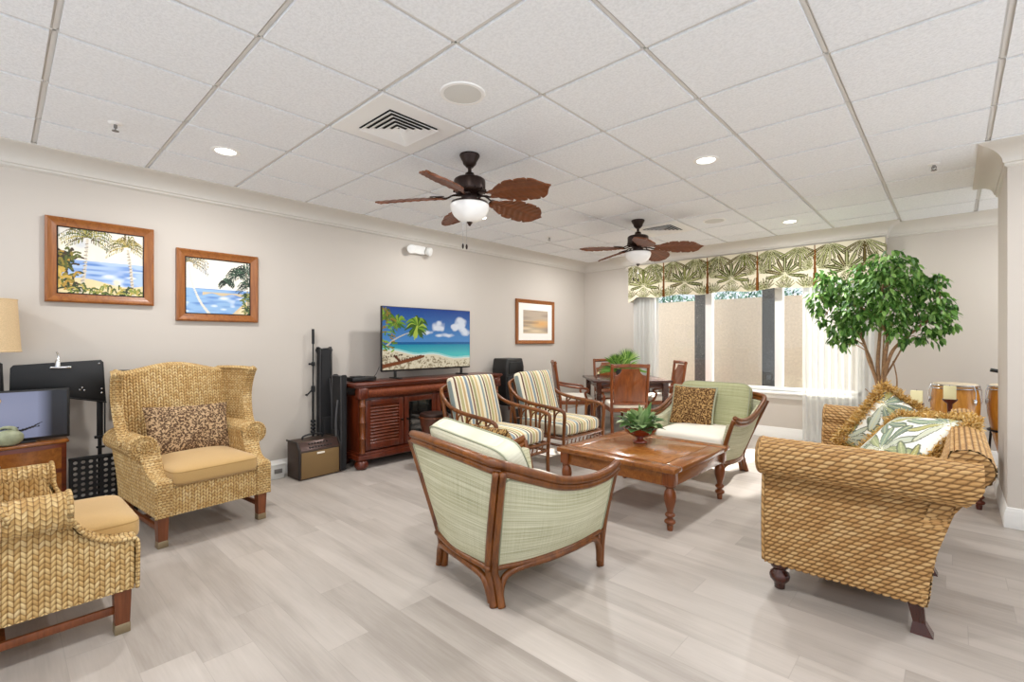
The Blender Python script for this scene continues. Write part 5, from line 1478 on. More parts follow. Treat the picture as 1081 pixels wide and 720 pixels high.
for row in (-1, 1):
    for k in range(8):
        if row == 1 and k > 6: continue
        p = mid + Vector((.10 - .030 * k, 0, 0)) + dv.normalized() * (.018 * row) + nrm * .005
        m = MB(); m.lathe([(.008, 0), (.008, .008), (.006, .012), (.001, .012)], tuple(p), 10, nrm); m.build('knob', M['black_plastic'], pn)
m = MB(); m.box((0.0, .135, .232), (.075, .004, .018), .001); m.build('name_plate', M['cream'], am)
m = MB(); m.tube(catmull([(.10, -.02, .345), (.09, -.02, .375), (0, -.02, .388), (-.09, -.02, .375), (-.10, -.02, .345)], 5), .009, 8); m.build('handle', M['black_plastic'], am)
for sx in (-1, 1):
    m = MB(); m.lathe([(.014, 0), (.014, .006)], (sx * .16, .09, 0), 10); m.lathe([(.014, 0), (.014, .006)], (sx * .16, -.08, 0), 10); m.build('foot', M['amp_trim'], am)

bn = thing('storage_bin', 'small clear grey bin on the floor behind the wing chair by the amplifier', 'bin', (-4.655, 1.755, 0), -90)
m = MB(); m.prism([(-.07, 0), (.07, 0), (.08, .13), (-.08, .13)], 'xz', -.065, .065, .008); m.build('tub', M['speaker_grey'], bn)
m = MB(); m.box((0, 0, .137), (.172, .145, .016), .006); m.build('lid', M['white_plastic'], bn)
m = MB(); m.box((-.01, .074, .075), (.07, .006, .04), .002); m.build('latch', M['grey_case'], bn)

ms = thing('microphone_stand', 'tall thin black microphone stand behind the amplifier', 'stand', (-4.712, 2.15, 0), -90)
m = MB(); m.lathe([(.042, 0), (.044, .02), (.03, .05), (.015, .07)], (0, .0, 0), 28); m.build('base', M['black_metal'], ms)
m = MB(); m.tube([(0, 0, .02), (0, .0, .80)], .011, 10); m.build('pole', M['black_metal'], ms)
m = MB(); m.tube([(0, .0, .78), (.0, .0, 1.30)], .007, 8); m.tube([(0, 0, 1.25), (0, 0, 1.40)], .013, 10); m.build('upper_rod', M['black_metal'], ms)
m = MB(); m.lathe([(.018, -.03), (.02, 0), (.018, .03)], (0, 0, .80), 12); m.tube([(0, 0, .80), (.07, .01, .74)], .008, 8); m.lathe([(.008, 0), (.016, .01), (.008, .02)], (.07, .01, .735), 10); m.build('clutch', M['black_metal'], ms)
m = MB(); m.lathe([(.016, -.02), (.018, 0), (.016, .02)], (0, 0, 1.05), 12); m.box((.03, 0, 1.05), (.03, .015, .02), .004); m.build('clip', M['black_metal'], ms)
m = MB()
for k in range(4): m.lathe([(.02, 0), (.026, .012), (.02, .024)], (0, 0, .36 + .035 * k), 12)
m.build('collar', M['black_metal'], ms)

def gig_bag(label, y, w, d, h, x, lean, seedw, rz=-90):
    t = thing('instrument_bag', label, 'case', (x, y, 0), rz, 'black instrument bags')
    prof = catmull([(-w * .5, .02), (-w * .52, h * .22), (-w * .40, h * .38), (-w * .5, h * .55), (-w * .42, h * .9), (-w * .3, h), (w * .3, h), (w * .42, h * .9), (w * .5, h * .55), (w * .40, h * .38), (w * .52, h * .22), (w * .5, .02)], 4) if seedw else catmull([(-w * .5, .01), (-w * .5, h * .5), (-w * .46, h * .96), (-w * .36, h), (w * .36, h), (w * .46, h * .96), (w * .5, h * .5), (w * .5, .01)], 4)
    m = MB(); m.prism([tuple(p) for p in prof], 'xz', -d / 2, d / 2, d * .22, 3)
    b = m.build('body', M['black_cloth'], t, sharp=50)
    b.rotation_euler = (math.radians(lean), 0, 0)
    m = MB(); m.tube([(p[0] * .96, d / 2 + .001, p[1]) for p in prof], .004, 6); m.build('zip', M['dark_grey'], b)
    m = MB(); m.box((0, d / 2 + .012, h * .28), (w * .7, .022, h * .3), .01); m.build('pocket', M['black_cloth'], b)
    m = MB(); m.tube(catmull([(-w * .25, d / 2 + .01, h * .75), (-w * .3, d / 2 + .035, h * .5), (-w * .32, d / 2 + .02, h * .2)], 6), .012, 8, flat=.35); m.build('strap', M['dark_grey'], b)
    return t
gig_bag('tall narrow black instrument bag standing beside the microphone stand', 2.262, .135, .085, 1.20, -4.695, .6, False)
gig_bag('shorter wide black instrument bag leaning on the console end', 2.320, .20, .062, .93, -4.505, .3, False, 180)

sk = thing('equipment_case', 'grey road case on the floor beyond the console, under the black loudspeaker', 'case', (-4.52, 4.86, 0), -90)
m = MB(); m.box((0, 0, .21), (.42, .34, .38), .015); m.build('shell', M['grey_case'], sk)
m = MB(); m.box((0, .171, .22), (.36, .008, .28), .004); m.build('front_panel', M['black_plastic'], sk)
for sx in (-1, 1):
    m = MB(); m.box((sx * .195, .16, .385), (.05, .05, .05), .01); m.build('corner_guard', M['chrome'], sk)
    m = MB(); m.lathe([(.03, -.012), (.03, .012)], (sx * .15, .1, .03), 16, (1, 0, 0)); m.lathe([(.03, -.012), (.03, .012)], (sx * .15, -.1, .03), 16, (1, 0, 0)); m.build('wheel', M['black_plastic'], sk)
ps = thing('loudspeaker', 'black loudspeaker standing on the grey road case beyond the console', 'speaker', (-4.53, 4.83, .402), -90)
m = MB(); m.prism([(-.165, 0), (.165, 0), (.185, .18), (.185, .50), (.16, .64), (-.15, .64), (-.185, .52), (-.185, .16)], 'xz', -.15, .12, .018, 3); m.build('cabinet', M['black_plastic'], ps, sharp=40)
m = MB(); m.prism([(-.15, .05), (.15, .05), (.165, .2), (.165, .40), (-.165, .40), (-.165, .2)], 'xz', .118, .135, .006); m.build('woofer_grille', M['black_cloth'], ps, sharp=40)
m = MB(); m.prism([(-.14, .43), (.14, .43), (.12, .59), (-.12, .59)], 'xz', .10, .135, .012); m.build('horn', M['black_metal'], ps, sharp=40)

hd = thing('hand_drum', 'dark round wooden hand drum beside the first striped armchair', 'drum', (-3.93, 3.06, 0), 0)
m = MB(); m.lathe([(.11, .02), (.115, .03), (.085, .16), (.078, .24), (.10, .33), (.13, .43), (.145, .52), (.143, .575), (.135, .578)], (0, 0, 0), 32); m.build('shell', M['drum_dark'], hd, sharp=50)
m = MB(); m.lathe([(.13, .572), (.147, .57), (.149, .585), (.142, .60), (.10, .607), (.001, .61)], (0, 0, 0), 32); m.build('drum_head', M['bronze_hi'], hd, sharp=50)
m = MB(); m.tube([(.149 * math.cos(a), .149 * math.sin(a), .555) for a in np.linspace(0, 2 * PI, 40, endpoint=False)], .007, 8, closed=True); m.build('hoop', M['legwood'], hd)
hd.scale = (1, 1, .9)

# ------------------------------------------------------------------ corner with end table, monitor, lamp, music stand
et = thing('end_table', 'brown bow-front end table carrying the monitor behind the near wing chair', 'table', (-4.545, .0, 0), -90)
m = MB(); bow = [(-.32, -.15), (.32, -.15), (.32, .10)] + [(.32 - .64 * k / 16, .10 + .055 * math.sin(PI * k / 16)) for k in range(1, 16)] + [(-.32, .10)]
m.prism([(x * 1.04, y * 1.04) for x, y in bow], 'xy', .588, .608, .006); m.build('top', M['table_wood'], et, sharp=40)
m = MB(); m.prism(bow, 'xy', .07, .588, .004); m.build('body', M['mahog'], et, sharp=40)
for z0, z1 in ((.42, .56), (.10, .39)):
    m = MB(); fr = [(x * .92, y) for x, y in bow[2:]]
    P = np.array([[(x, y + .008, z) for x, y in fr] for z in np.linspace(z0, z1, 6)]); m.sheet(P, flip=True); m.sheet(P - np.array((0, .007, 0)))
    dr = m.build('drawer_front' if z0 > .4 else 'door', M['table_wood'], et)
    m = MB(); m.lathe([(.006, 0), (.012, .012), (.011, .022), (.001, .024)], (0, .163, (z0 + z1) / 2), 12, (0, 1, 0)); m.build('knob', M['brass'], dr)
for sx in (-1, 1):
    for y in (-.12, .07):
        m = MB(); m.lathe([(.02, 0), (.035, .02), (.03, .05), (.022, .08)], (sx * .28, y, 0), 16); m.build('foot', M['mahog'], et)
mo = thing('monitor', 'black flat monitor with a pale screen on the end table', 'monitor', (-4.50, .063, .609), -90)
m = MB(); m.box((0, -.008, .18), (.555, .030, .335), .006); m.build('casing', M['black_plastic'], mo)
S, T, vn, put, stroke, get = canvas_tv(120, 70)
one = np.ones(S.shape); put(one, C('8f95b4')); put(np.clip(1 - np.hypot((S - .35) * 1.2, (T - .55) * 1.3), 0, 1), C('a9aecb')); put(np.clip((S - .72) * 7, 0, 1), C('1c1b22'))
stroke([(.25, .12), (.5, .15), (.66, .22), (.76, .32)], [.02, .03, .02, .008], C('15151c'), 1, 1.6); stroke([(.35, .22), (.55, .24)], .02, C('1c1c26'), 1, 1.6); stroke([(.6, .2), (.74, .24)], .012, C('15151c'), 1, 1.6)
P = np.stack([.262 - .524 * S, np.full_like(S, .009), .03 + T * .305], 2); m = MB(); m.sheet(P, np.stack([S, T], 2), None, flip=False, col=get()); m.build('screen', vcol('dim_screen', .25, .55), mo, sharp=180)
m = MB(); m.box((0, -.01, .006), (.22, .095, .012), .005); m.box((0, -.02, .03), (.05, .02, .05), .004); m.build('foot', M['black_plastic'], mo)
st = thing('stone_bird', 'rounded mottled green stone bird figurine on the end table', 'figurine', (-4.418, .045, .609), -90)
m = MB(); m.cushion((0, 0, .052), (.072, .042, .052), .95, .95, None, 32, 18); m.build('body', M['stone'], st, sharp=180)
m = MB(); m.tube(catmull([(-.03, 0, .09), (-.02, 0, .112), (.02, .0, .12), (.05, 0, .105)], 6), [.018] + [.018 - .014 * k / 17 for k in range(18)], 10); m.build('neck', M['stone'], st, sharp=180)
la = thing('table_lamp', 'table lamp with burlap shade and dark base behind the monitor', 'lamp', (-4.592, -.022, .609), 0)
m = MB(); m.lathe([(.072, 0), (.074, .015), (.06, .03), (.058, .12), (.050, .35), (.044, .52), (.02, .54), (.014, .60)], (0, 0, 0), 24); m.build('base', M['black_metal'], la, sharp=50)
m = MB(); P = np.array([[(r * math.cos(a), r * math.sin(a), z) for a in np.linspace(0, 2 * PI, 41)] for r, z in ((.132, .60), (.128, .66), (.120, .80), (.112, .945))]); m.sheet(P, flip=False); m.sheet(P * np.array((.985, .985, 1)), flip=True)
m.tube([(.132 * math.cos(a), .132 * math.sin(a), .602) for a in np.linspace(0, 2 * PI, 40, endpoint=False)], .004, 6, closed=True); m.tube([(.112 * math.cos(a), .112 * math.sin(a), .944) for a in np.linspace(0, 2 * PI, 40, endpoint=False)], .004, 6, closed=True)
sh = m.build('lamp_shade', M['burlap'], la, sharp=60)
m = MB(); m.tube([(0, 0, .59), (0, 0, .93)], .004, 6); m.tube([(-.112, 0, .925), (.112, 0, .925)], .003, 6); m.build('harp', M['brass'], la)

# black stand with a wide desk, clip light and perforated lower panel
mu = thing('music_stand', 'black music stand with wide desk and perforated lower panel beside the wing chair', 'stand', (-4.60, .30, 0), -90)
# local x -> world -y
m = MB()
def yl(wy): return .30 - wy
desk = [(yl(.052), .945), (yl(.545), .825), (yl(.530), 1.125), (yl(.515), 1.142), (yl(.07), 1.118), (yl(.055), 1.10)]
m.prism(desk, 'xz', -.006, .006, .003); b = m.build('desk', M['black_metal'], mu, sharp=40)
m = MB(); m.prism([(yl(.052), .945), (yl(.545), .825), (yl(.545), .833), (yl(.052), .953)], 'xz', .0, .035, .002); m.build('ledge', M['black_metal'], b, sharp=40)
for (y_, z_) in ((.40, .93), (.425, .925), (.413, .945), (.52, .90), (.52, .93), (.505, 1.115)):
    m = MB(); m.lathe([(.006, 0), (.006, .003), (.002, .005)], (yl(y_), .006, z_), 8, (0, 1, 0)); m.build('rivet', M['chrome'], b)
m = MB(); m.box((yl(.30), .012, 1.095), (.11, .01, .014), .003); m.lathe([(.02, 0), (.016, .03), (.010, .05)], (yl(.285), .004, 1.10), 14); m.tube(catmull([(yl(.285), .004, 1.14), (yl(.29), -.005, 1.17), (yl(.28), .0, 1.205)], 5), .006, 8); m.build('clip_light', M['chrome'], mu, sharp=50)
m = MB(); m.box((yl(.512), -.02, .72), (.035, .02, .30), .003); m.box((yl(.540), -.02, .72), (.008, .02, .30), .002); m.tube([(yl(.512), -.02, .44), (yl(.512), -.02, .60)], .012, 10)
m.box((yl(.515), -.01, .575), (.07, .03, .02), .004); m.box((yl(.515), -.01, .50), (.05, .02, .015), .004); m.build('telescopic_post', M['black_metal'], mu, sharp=50)
# perforated panel: plate with real holes
m = MB(); x0, x1, z0, z1 = yl(.72), yl(.350), .05, .44; nxh, nzh = 9, 10
for i in range(nxh):
    for j in range(nzh):
        a0, a1 = x0 + (x1 - x0) * i / nxh, x0 + (x1 - x0) * (i + 1) / nxh; b0, b1 = z0 + (z1 - z0) * j / nzh, z0 + (z1 - z0) * (j + 1) / nzh
        cx_, cz_ = (a0 + a1) / 2, (b0 + b1) / 2; r = .0125
        sq = [(a1, cz_), (a1, b1), (cx_, b1), (a0, b1), (a0, cz_), (a0, b0), (cx_, b0), (a1, b0)]
        ci = [(cx_ + r * math.cos(k * PI / 4), cz_ + r * math.sin(k * PI / 4)) for k in range(8)]
        for y_, s_ in ((.075, 1), (.068, -1)):
            V = [(p[0], y_, p[1]) for p in sq] + [(p[0], y_, p[1]) for p in ci]
            F = [[k, (k + 1) % 8, 8 + (k + 1) % 8, 8 + k] for k in range(8)]
            m.add(V, F if s_ < 0 else [f[::-1] for f in F])
        V = [(p[0], .075, p[1]) for p in ci] + [(p[0], .068, p[1]) for p in ci]
        m.add(V, [[k, (k + 1) % 8, 8 + (k + 1) % 8, 8 + k] for k in range(8)])
m.build('perforated_panel', M['black_metal'], mu, smooth=False)
m = MB(); m.box(((x0 + x1) / 2, .0715, z1 + .008), (x1 - x0 + .03, .03, .02), .004); m.box(((x0 + x1) / 2, .03, z0 - .02), (x1 - x0, .14, .05), .006)
for x in (x0 - .006, x1 + .006): m.box((x, .0715, (z0 + z1) / 2), (.016, .024, z1 - z0), .003)
m.tube([(yl(.512), -.02, .44), (yl(.512), .06, .44)], .010, 8); m.tube([(yl(.512), -.02, .45), (yl(.512), -.02, .02)], .012, 8)
m.build('panel_frame', M['black_metal'], mu, sharp=50)
wpn = MB(); wpn.box((-4.735, .735, .90), (.045, .27, .31), .008)
o = wpn.build('wall_panel', M['black_metal']); tag(o, 'black flat box on the wall mostly hidden behind the wing chair', 'box')
wp2 = MB(); wp2.box((-4.711, .735, .90), (.004, .23, .27), .002); wp2.build('cover_plate', M['black_plastic'], o)

# ------------------------------------------------------------------ dining set in the corner
DA = 42.8
dt = thing('dining_table', 'dark wooden dining table in the window corner', 'table', (-3.475, 6.135, 0), DA)
m = MB(); m.box((0, 0, .735), (1.06, 1.02, .03), .008); m.build('top', M['dining_dark'], dt)
for (x, y, sx_, sy_) in ((0, .43, .86, .02), (0, -.43, .86, .02), (.45, 0, .02, .84), (-.45, 0, .02, .84)):
    m = MB(); m.box((x, y, .68), (sx_, sy_, .08), .003); m.build('apron', M['dining_dark'], dt)
for sx in (-1, 1):
    for sy in (-1, 1):
        m = MB(); x, y = sx * .45, sy * .43
        V = []
        for z, w_ in ((0, .022), (.64, .034), (.72, .034)): V += [(x - w_, y - w_, z), (x + w_, y - w_, z), (x + w_, y + w_, z), (x - w_, y + w_, z)]
        F = [[3, 2, 1, 0], [8, 9, 10, 11]] + [[4 * l + k, 4 * l + (k + 1) % 4, 4 * l + 4 + (k + 1) % 4, 4 * l + 4 + k] for l in (0, 1) for k in range(4)]
        m.add(V, F); m.build('leg', M['dining_dark'], dt, sharp=30)
def dining_chair(name, label, loc, rz):
    t = thing(name, label, 'chair', loc, rz, 'dining chairs')
    lean = lambda z: -.215 - max(0, z - .42) * .14
    # solid back with two quarter-round cut-outs at the upper corners
    zt, zb, hw = .985, .50, .225
    n = 12; cut = .088
    L = [(-hw + .03, zb), (hw - .03, zb), (hw - .03, zt - .05 - cut)]
    L += [(hw - .03 - cut * (1 - math.cos(a)) , zt - .05 - cut + cut * math.sin(a)) for a in []]
    rc = [(hw - .028 - cut * math.sin(a), zt - .048 - cut * math.cos(a)) for a in np.linspace(0, PI / 2, n)]   # concave quarter, centre at the corner
    poly = [(-hw + .03, zb), (hw - .03, zb)] + rc[::1] + [(-x, z) for x, z in rc[::-1]]
    poly = [(-hw + .028, zb), (hw - .028, zb), (hw - .028, zt - .048 - cut)] + [(hw - .028 - cut * math.sin(a), zt - .048 - cut * math.cos(a)) for a in np.linspace(.15, PI / 2, n)] + [(-(hw - .028 - cut * math.sin(a)), zt - .048 - cut * math.cos(a)) for a in np.linspace(PI / 2, .15, n)] + [(-hw + .028, zt - .048 - cut)]
    m = MB(); m.prism(poly, 'xz', -.009, .009, .002)
    for arr in m.V:
        arr[:, 1] += -.215 - np.clip(arr[:, 2] - .42, 0, None) * .14 + .02 * (arr[:, 0] / hw) ** 2 - .02
    m.build('back_panel', M['dining_wood'], t, sharp=40)
    m = MB(); pts = [(x, lean(zt - .02) + .02 * (x / hw) ** 2 - .02, zt - .02 + .006 * (1 - (x / hw) ** 2)) for x in np.linspace(-hw - .012, hw + .012, 13)]; m.tube(pts, .024, 8, flat=1.0); m.build('top_rail', M['dining_wood'], t, sharp=60); m = MB()
    m.tube([(x, lean(zb) + .02 * (x / hw) ** 2 - .02, zb - .005) for x in np.linspace(-hw + .01, hw - .01, 9)], .017, 8)
    m.build('lower_rail', M['dining_wood'], t, sharp=60)
    for sx in (-1, 1):
        m = MB(); pts = catmull([(sx * .21, -.245, 0), (sx * .212, -.22, .22), (sx * .215, -.213, .42), (sx * .222, lean(.7), .7), (sx * .226, lean(.985), .992)], 5); m.tube(pts, .020, 8); m.build('rear_leg', M['dining_wood'], t, sharp=60)
        m = MB(); pts = [(sx * .235, .225, 0), (sx * .238, .225, .25), (sx * .24, .222, .44)]; m.tube(pts, [.017, .02, .022], 8); m.build('front_leg', M['dining_wood'], t, sharp=60)
        m = MB(); pts = catmull([(sx * .222, lean(.67), .67), (sx * .255, -.10, .64), (sx * .268, .06, .62), (sx * .262, .15, .605), (sx * .255, .17, .575), (sx * .245, .13, .54), (sx * .24, .16, .46), (sx * .24, .20, .43)], 6); m.tube(pts, .0165, 8); m.build('arm', M['dining_wood'], t, sharp=60)
    m = MB(); m.box((0, .0, .41), (.48, .46, .055), .010); m.build('seat_rail', M['dining_wood'], t)
    m = MB(); m.cushion((0, .01, .462), (.235, .235, .045), .5, .25, None, 40, 16, .2); m.build('seat_cushion', M['cream'], t, sharp=180)
    return t
a0 = math.radians(DA)
def rel(lat, dep):   # position by lateral / depth in the frame of the dining table
    return (-3.475 + lat * math.cos(a0) - dep * math.sin(a0), 6.135 + lat * math.sin(a0) + dep * math.cos(a0), 0)
dc = dining_chair('dining_chair', 'wooden dining chair with its back to the camera, nearest of the dining set', rel(-.15, -.66), DA)
dup(dc, rel(-.07, .52), DA + 180, 'wooden dining chair in the room corner beyond the leafy plant on the dining table')
dup(dc, rel(-.72, .08), DA - 90, 'wooden dining chair at the dining table nearest the sepia print')
dup(dc, rel(.54, .08), DA + 90, 'wooden dining chair at the dining table nearest the window')
dp = thing('table_plant', 'bright green spiky plant on the dining table', 'plant', rel(.0, .12)[:2] + (.751,), 0)
m = MB(); m.lathe([(.06, 0), (.075, .01), (.10, .09), (.105, .12), (.095, .12), (.085, .09), (.02, .09)], (0, 0, 0), 24); m.build('planter', M['dark_grey'], dp, sharp=50)
m = MB(); R_ = random.Random(9)
for k in range(110):
    a = R_.uniform(0, 2 * PI); el_ = R_.uniform(.05, 1.4); L = R_.uniform(.20, .40)
    d = (math.cos(a) * math.cos(el_), math.sin(a) * math.cos(el_), math.sin(el_))
    m.leaf((R_.uniform(-.05, .05), R_.uniform(-.05, .05), .09), d, (math.cos(a + 1), math.sin(a + 1), .4), L, R_.uniform(.018, .04), .3, 5, .3)
for (ax, ay, H_, sd) in ((.10, .02, .34, 1), (-.12, -.05, .26, 2)):
    for k in range(22):
        f = -1.2 + 2.4 * k / 21; d = Vector((math.sin(f) * .75 + ax, ay * 2, math.cos(f))).normalized()
        m.leaf((ax * .6, ay, .10 + H_ * .35), tuple(d), (0, 1, 0), H_ * .75, .018, .15, 4, .2)
m.build('foliage', M['palm_leaf'], dp, sharp=180)
cn2 = thing('candle_holder', 'small pale candle holder near the dining table edge', 'candle holder', rel(-.43, -.30)[:2] + (.751,), 0)
m = MB(); m.lathe([(.03, 0), (.032, .006), (.010, .014), (.009, .05), (.02, .06), (.026, .075), (.022, .075), (.004, .06)], (0, 0, 0), 18); m.build('stem', M['chrome'], cn2, sharp=50)
m = MB(); m.lathe([(.011, .062), (.011, .10), (.002, .102)], (0, 0, 0), 14); m.build('candle', M['cream_card'], cn2)

# ------------------------------------------------------------------ ficus tree
fx = thing('ficus_tree', 'leafy ficus tree behind the sofa in front of the sheer curtain', 'tree', (-.54, 6.05, 0), 0)
m = MB(); m.lathe([(.13, 0), (.16, .02), (.19, .28), (.205, .32), (.205, .34), (.185, .34), (.18, .30), (.02, .30)], (0, 0, 0), 28); m.build('pot', M['legwood'], fx, sharp=50)
R_ = random.Random(21)
m = MB(); tips = []
main = [
    [(-.02, 0, .28), (-.015, .02, .6), (-.03, 0, .9), (-.11, .0, 1.15), (-.16, .02, 1.38), (-.14, .0, 1.62)],
    [(.03, .01, .28), (.02, -.01, .65), (.03, .0, .95), (.09, -.02, 1.15), (.19, .0, 1.30), (.34, -.03, 1.46), (.46, .0, 1.56)],
    [(.0, -.02, .28), (.01, .02, .65), (-.01, .01, .95), (-.02, .03, 1.2), (.0, .0, 1.5), (.03, .0, 1.85), (.05, .02, 2.02)],
    [(.02, .03, .28), (.0, -.02, .55), (.015, .03, .85), (.03, .0, 1.1), (.05, .04, 1.35), (-.05, -.05, 1.55), (-.30, -.05, 1.70), (-.48, .0, 1.80)],
]
for br in main:
    P = catmull(br, 7); q_ = np.linspace(0, 14, len(P)); P[:, 0] += .008 * np.sin(q_ + br[0][0] * 90); P[:, 1] += .008 * np.cos(q_ * 1.3)
    m.tube(P, np.linspace(.024, .006, len(P)), 8)
for k in range(3):
    P = catmull([(.03 * math.cos(k * 2.1), .03 * math.sin(k * 2.1), .28), (.03 * math.cos(k * 2.1 + 1.6), .03 * math.sin(k * 2.1 + 1.6), .55), (.032 * math.cos(k * 2.1 + 3), .03 * math.sin(k * 2.1 + 3), .85), (.10 * (k - 1) + .02, .03, 1.1), (.2 * (k - 1) + .03, .04 * (k - 1), 1.35)], 7)
    m.tube(P, np.linspace(.016, .006, len(P)), 7)
# a few hanging sprays
sprays = []
m.tube(catmull([(.09, .0, .35), (.12, 0, .7), (.13, .02, .9), (.10, .02, 1.08)], 6), np.linspace(.009, .005, 19), 6)
m.tube(catmull([(-.03, 0, .68), (-.09, -.02, .76), (-.12, -.02, .79)], 4), .004, 5)
SC_ = .86
clusters = [(-.50, 0, 1.87, .15), (-.60, -.05, 1.72, .13), (-.42, .05, 1.75, .16), (-.28, -.05, 1.80, .15), (-.55, .02, 1.98, .10), (-.12, 0, 1.98, .17), (.06, .02, 2.06, .17), (.20, -.04, 2.00, .15), (.02, -.15, 1.82, .2),
            (.22, .08, 1.78, .18), (.36, -.02, 1.82, .15), (.46, .03, 1.68, .14), (.52, -.02, 1.52, .13), (.42, -.08, 1.46, .13), (.55, .0, 1.62, .10), (.47, .0, 1.34, .09), (.30, .05, 1.60, .16), (.10, -.12, 1.58, .17), (-.10, .1, 1.66, .18), (-.24, -.1, 1.60, .17),
            (-.36, .02, 1.52, .13), (-.42, -.03, 1.42, .10), (-.30, -.08, 1.42, .12), (-.12, -.12, 1.48, .13), (.12, .1, 1.46, .13), (.17, -.1, 1.36, .10), (.0, .15, 1.9, .16), (-.44, .0, 1.30, .06), (-.30, -.02, 1.30, .06), (.30, -.1, 1.9, .12), (-.62, -.02, 1.60, .07), (-.58, .0, 1.50, .05), (-.34, -.05, 1.24, .05), (.60, -.02, 1.42, .06), (.36, .0, 1.30, .05), (.50, .0, 1.86, .08), (.22, -.1, 1.28, .05)]
clusters = [(x * SC_, y, z, r * .84) for x, y, z, r in clusters]
for (x, y, z, r) in clusters:
    b = min(main, key=lambda br: min((Vector(p) - Vector((x, y, z))).length for p in br)); P = catmull(b, 7)
    k = min(range(len(P)), key=lambda i: np.linalg.norm(P[i] - np.array((x, y, z - .1)))); s = P[k]
    m.tube(catmull([s, ((s[0] + x) / 2, (s[1] + y) / 2, (s[2] + z) / 2 + .03), (x, y, z)], 5), np.linspace(.006, .0025, 11), 5)
m.build('trunk', M['bark'], fx, sharp=180)
m = MB()
for (x, y, z, r) in clusters:
    for k in range(int(150 * (r / .15) ** 1.6)):
        v = Vector((R_.gauss(0, 1), R_.gauss(0, 1) * .95, R_.gauss(0, 1) * .85)).normalized() * r * R_.uniform(.35, 1.15) ** .6
        p = Vector((x, y, z)) + v
        d = Vector((v.x * .9 + R_.gauss(0, .05), v.y * .9 + R_.gauss(0, .05), -.08 + R_.gauss(0, .06)))
        m.leaf(tuple(p), tuple(d), (R_.gauss(0, .4), R_.gauss(0, .4), 1), R_.uniform(.045, .070), R_.uniform(.028, .042), .35, 3, .22)
m.build('foliage', M['ficus_leaf'], fx, sharp=180)

# ------------------------------------------------------------------ congas and the little carved table
def conga(label, x, y, s=1.0, rz=0):
    t = thing('conga_drum', label, 'drum', (x, y, 0), rz, 'conga drums')
    z0 = .14; h = .71
    pr = [(.085, 0), (.095, .03), (.125, .16), (.158, .32), (.178, .45), (.182, .53), (.174, .62), (.160, h)]
    m = MB(); m.lathe([(r * s, z0 + z) for r, z in pr], (0, 0, 0), 40); m.build('shell', M['conga_wood'], t, sharp=60)
    m = MB(); m.lathe([(.160 * s, z0 + h - .01), (.166 * s, z0 + h - .005), (.168 * s, z0 + h + .012), (.15 * s, z0 + h + .022), (.001, z0 + h + .024)], (0, 0, 0), 40); m.build('drum_head', M['drum_skin'], t, sharp=60)
    m = MB(); m.tube([(.172 * s * math.cos(a), .172 * s * math.sin(a), z0 + h + .006) for a in np.linspace(0, 2 * PI, 48, endpoint=False)], .008, 8, closed=True)
    m.tube([(.174 * s * math.cos(a), .174 * s * math.sin(a), z0 + h - .025) for a in np.linspace(0, 2 * PI, 48, endpoint=False)], .006, 8, closed=True); m.build('hoop', M['chrome'], t)
    for k in range(6):
        a = k * PI / 3 + .3; c_, s_ = math.cos(a), math.sin(a)
        m = MB(); m.tube([(.178 * s * c_, .178 * s * s_, z0 + h + .01), (.196 * s * c_, .196 * s * s_, z0 + h - .05), (.196 * s * c_, .196 * s * s_, z0 + h - .17)], .005, 6)
        m.box((.186 * s * c_, .186 * s * s_, z0 + h - .135), (.03, .03, .04), .006, 2, rotm(0, 0, math.degrees(a))); m.build('tuning_lug', M['chrome'], t)
    m = MB(); m.tube([(.172 * s * math.cos(a), .172 * s * math.sin(a), z0 + .30) for a in np.linspace(0, 2 * PI, 40, endpoint=False)], .010, 8, closed=True)
    for k in range(3):
        a = k * 2 * PI / 3 + .5; m.tube([(.17 * math.cos(a), .17 * math.sin(a), z0 + .30), (.19 * math.cos(a), .19 * math.sin(a), .2), (.20 * math.cos(a), .20 * math.sin(a), .0)], .010, 8)
    m.build('stand', M['black_metal'], t)
    return t
conga('honey wooden conga drum behind the fringed pillows', .012, 6.30)
conga('honey wooden conga drum half hidden by the corner column', .415, 6.42)
mc = thing('microphone_clip', 'black microphone holder arm above the conga half hidden by the column', 'stand', (.36, 6.70, 0), 0)
m = MB(); m.lathe([(.11, 0), (.11, .01), (.02, .025)], (0, 0, 0), 24); m.build('base', M['black_metal'], mc)
m = MB(); m.tube([(0, 0, .02), (0, 0, .99)], .009, 8); m.build('pole', M['black_metal'], mc)
m = MB(); m.tube([(.12, 0, .985), (-.04, -.03, .985), (-.09, -.04, .995)], .018, 10); m.build('holder', M['black_metal'], mc)

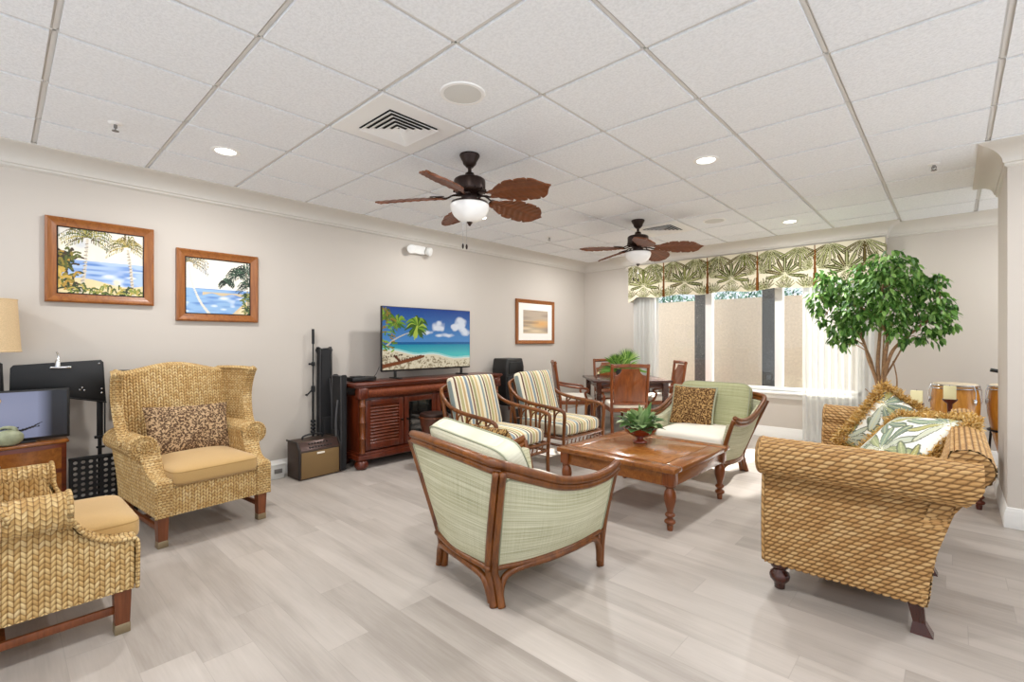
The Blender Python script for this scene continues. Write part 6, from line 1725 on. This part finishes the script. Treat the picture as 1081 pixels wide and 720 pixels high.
lt = thing('carved_table', 'low carved red-brown table behind the sofa by the column', 'table', (-.075, 5.27, 0), 0)
m = MB(); m.box((0, 0, .452), (.56, .50, .025), .008); m.build('top', M['legwood'], lt)
for (x, y, sx_, sy_) in ((0, .20, .40, .018), (0, -.20, .40, .018), (.225, 0, .018, .36), (-.225, 0, .018, .36)):
    m = MB(); m.box((x, y, .40), (sx_, sy_, .08), .003); m.build('apron', M['legwood'], lt)
for sx in (-1, 1):
    for sy in (-1, 1):
        m = MB(); turned(m, sx * .22, sy * .20, .36, 1.05, 20); m.box((sx * .22, sy * .20, .40), (.06, .06, .082), .005); m.build('leg', M['mahog_v'], lt, sharp=50)
def candle(label, x, y, h, top):
    t = thing('pillar_candle', label, 'candle', (x, y, .465), 0, 'cream candles on wooden holders')
    hh = h - .465
    m = MB(); m.lathe([(.05, 0), (.052, .012), (.03, .03), (.016, .05), (.014, hh * .5), (.022, hh * .6), (.014, hh * .7), (.018, hh - .04), (.045, hh - .012), (.048, hh)], (0, 0, 0), 20); m.build('holder', M['mahog_v'], t, sharp=50)
    m = MB(); m.box((0, 0, hh + (top - h) / 2), (.078, .078, top - h), .004); m.build('candle', M['cream_card'], t)
    m = MB(); m.tube([(0, 0, top - .466), (0.001, 0, top - .455)], .0015, 5); m.build('wick', M['black_plastic'], t)
candle('square cream candle on a dark wooden holder in front of the conga', -.02, 5.24, .81, .915)
candle('square cream candle on a wooden holder beside the ficus trunk', -.225, 5.25, .76, .862)

# ------------------------------------------------------------------ camera, world
cam = bpy.data.cameras.new('camera'); cam.sensor_width = 36.0; cam.lens = 502.8 * 36.0 / 1081.0; cam.clip_start = .05; cam.clip_end = 100
co = bpy.data.objects.new('camera', cam); COL.objects.link(co); co.location = (0, 0, 1.28); co.rotation_euler = (PI / 2, 0, 0.7471)
scene.camera = co
w = bpy.data.worlds.new('daylight'); scene.world = w; w.use_nodes = True
wt = w.node_tree; bg = wt.nodes['Background']; bg.inputs[0].default_value = (.90, .985, 1.10, 1)
tc_ = wt.nodes.new('ShaderNodeTexCoord'); sx_ = wt.nodes.new('ShaderNodeSeparateXYZ'); wt.links.new(tc_.outputs['Generated'], sx_.inputs[0])
mr_ = wt.nodes.new('ShaderNodeMapRange'); mr_.inputs[1].default_value = -.12; mr_.inputs[2].default_value = .02; mr_.inputs[3].default_value = LOW_FILL; mr_.inputs[4].default_value = WORLD   # brighter world below the horizon, added as upward fill for the ceiling
wt.links.new(sx_.outputs[2], mr_.inputs[0]); wt.links.new(mr_.outputs[0], bg.inputs[1])
scene.view_settings.view_transform = 'Standard'; scene.view_settings.look = 'None'; scene.view_settings.gamma = 1.0; scene.view_settings.exposure = EXPOSURE; scene.view_settings.use_curve_mapping = False
scene.cycles.use_denoising = True
scene.cycles.max_bounces = 10; scene.cycles.diffuse_bounces = 6; scene.cycles.glossy_bounces = 4; scene.cycles.transparent_max_bounces = 16; scene.cycles.sample_clamp_indirect = 6.0

sl = bpy.data.lights.new('sun', 'SUN'); sl.energy = SUN; sl.angle = math.radians(2.0); sl.color = (1.0, .97, .92)
sob = bpy.data.objects.new('sun', sl); COL.objects.link(sob); sob.location = (0, 14, 8)
sob.rotation_euler = Vector((-.12, -1, -.70)).to_track_quat('-Z', 'Y').to_euler()
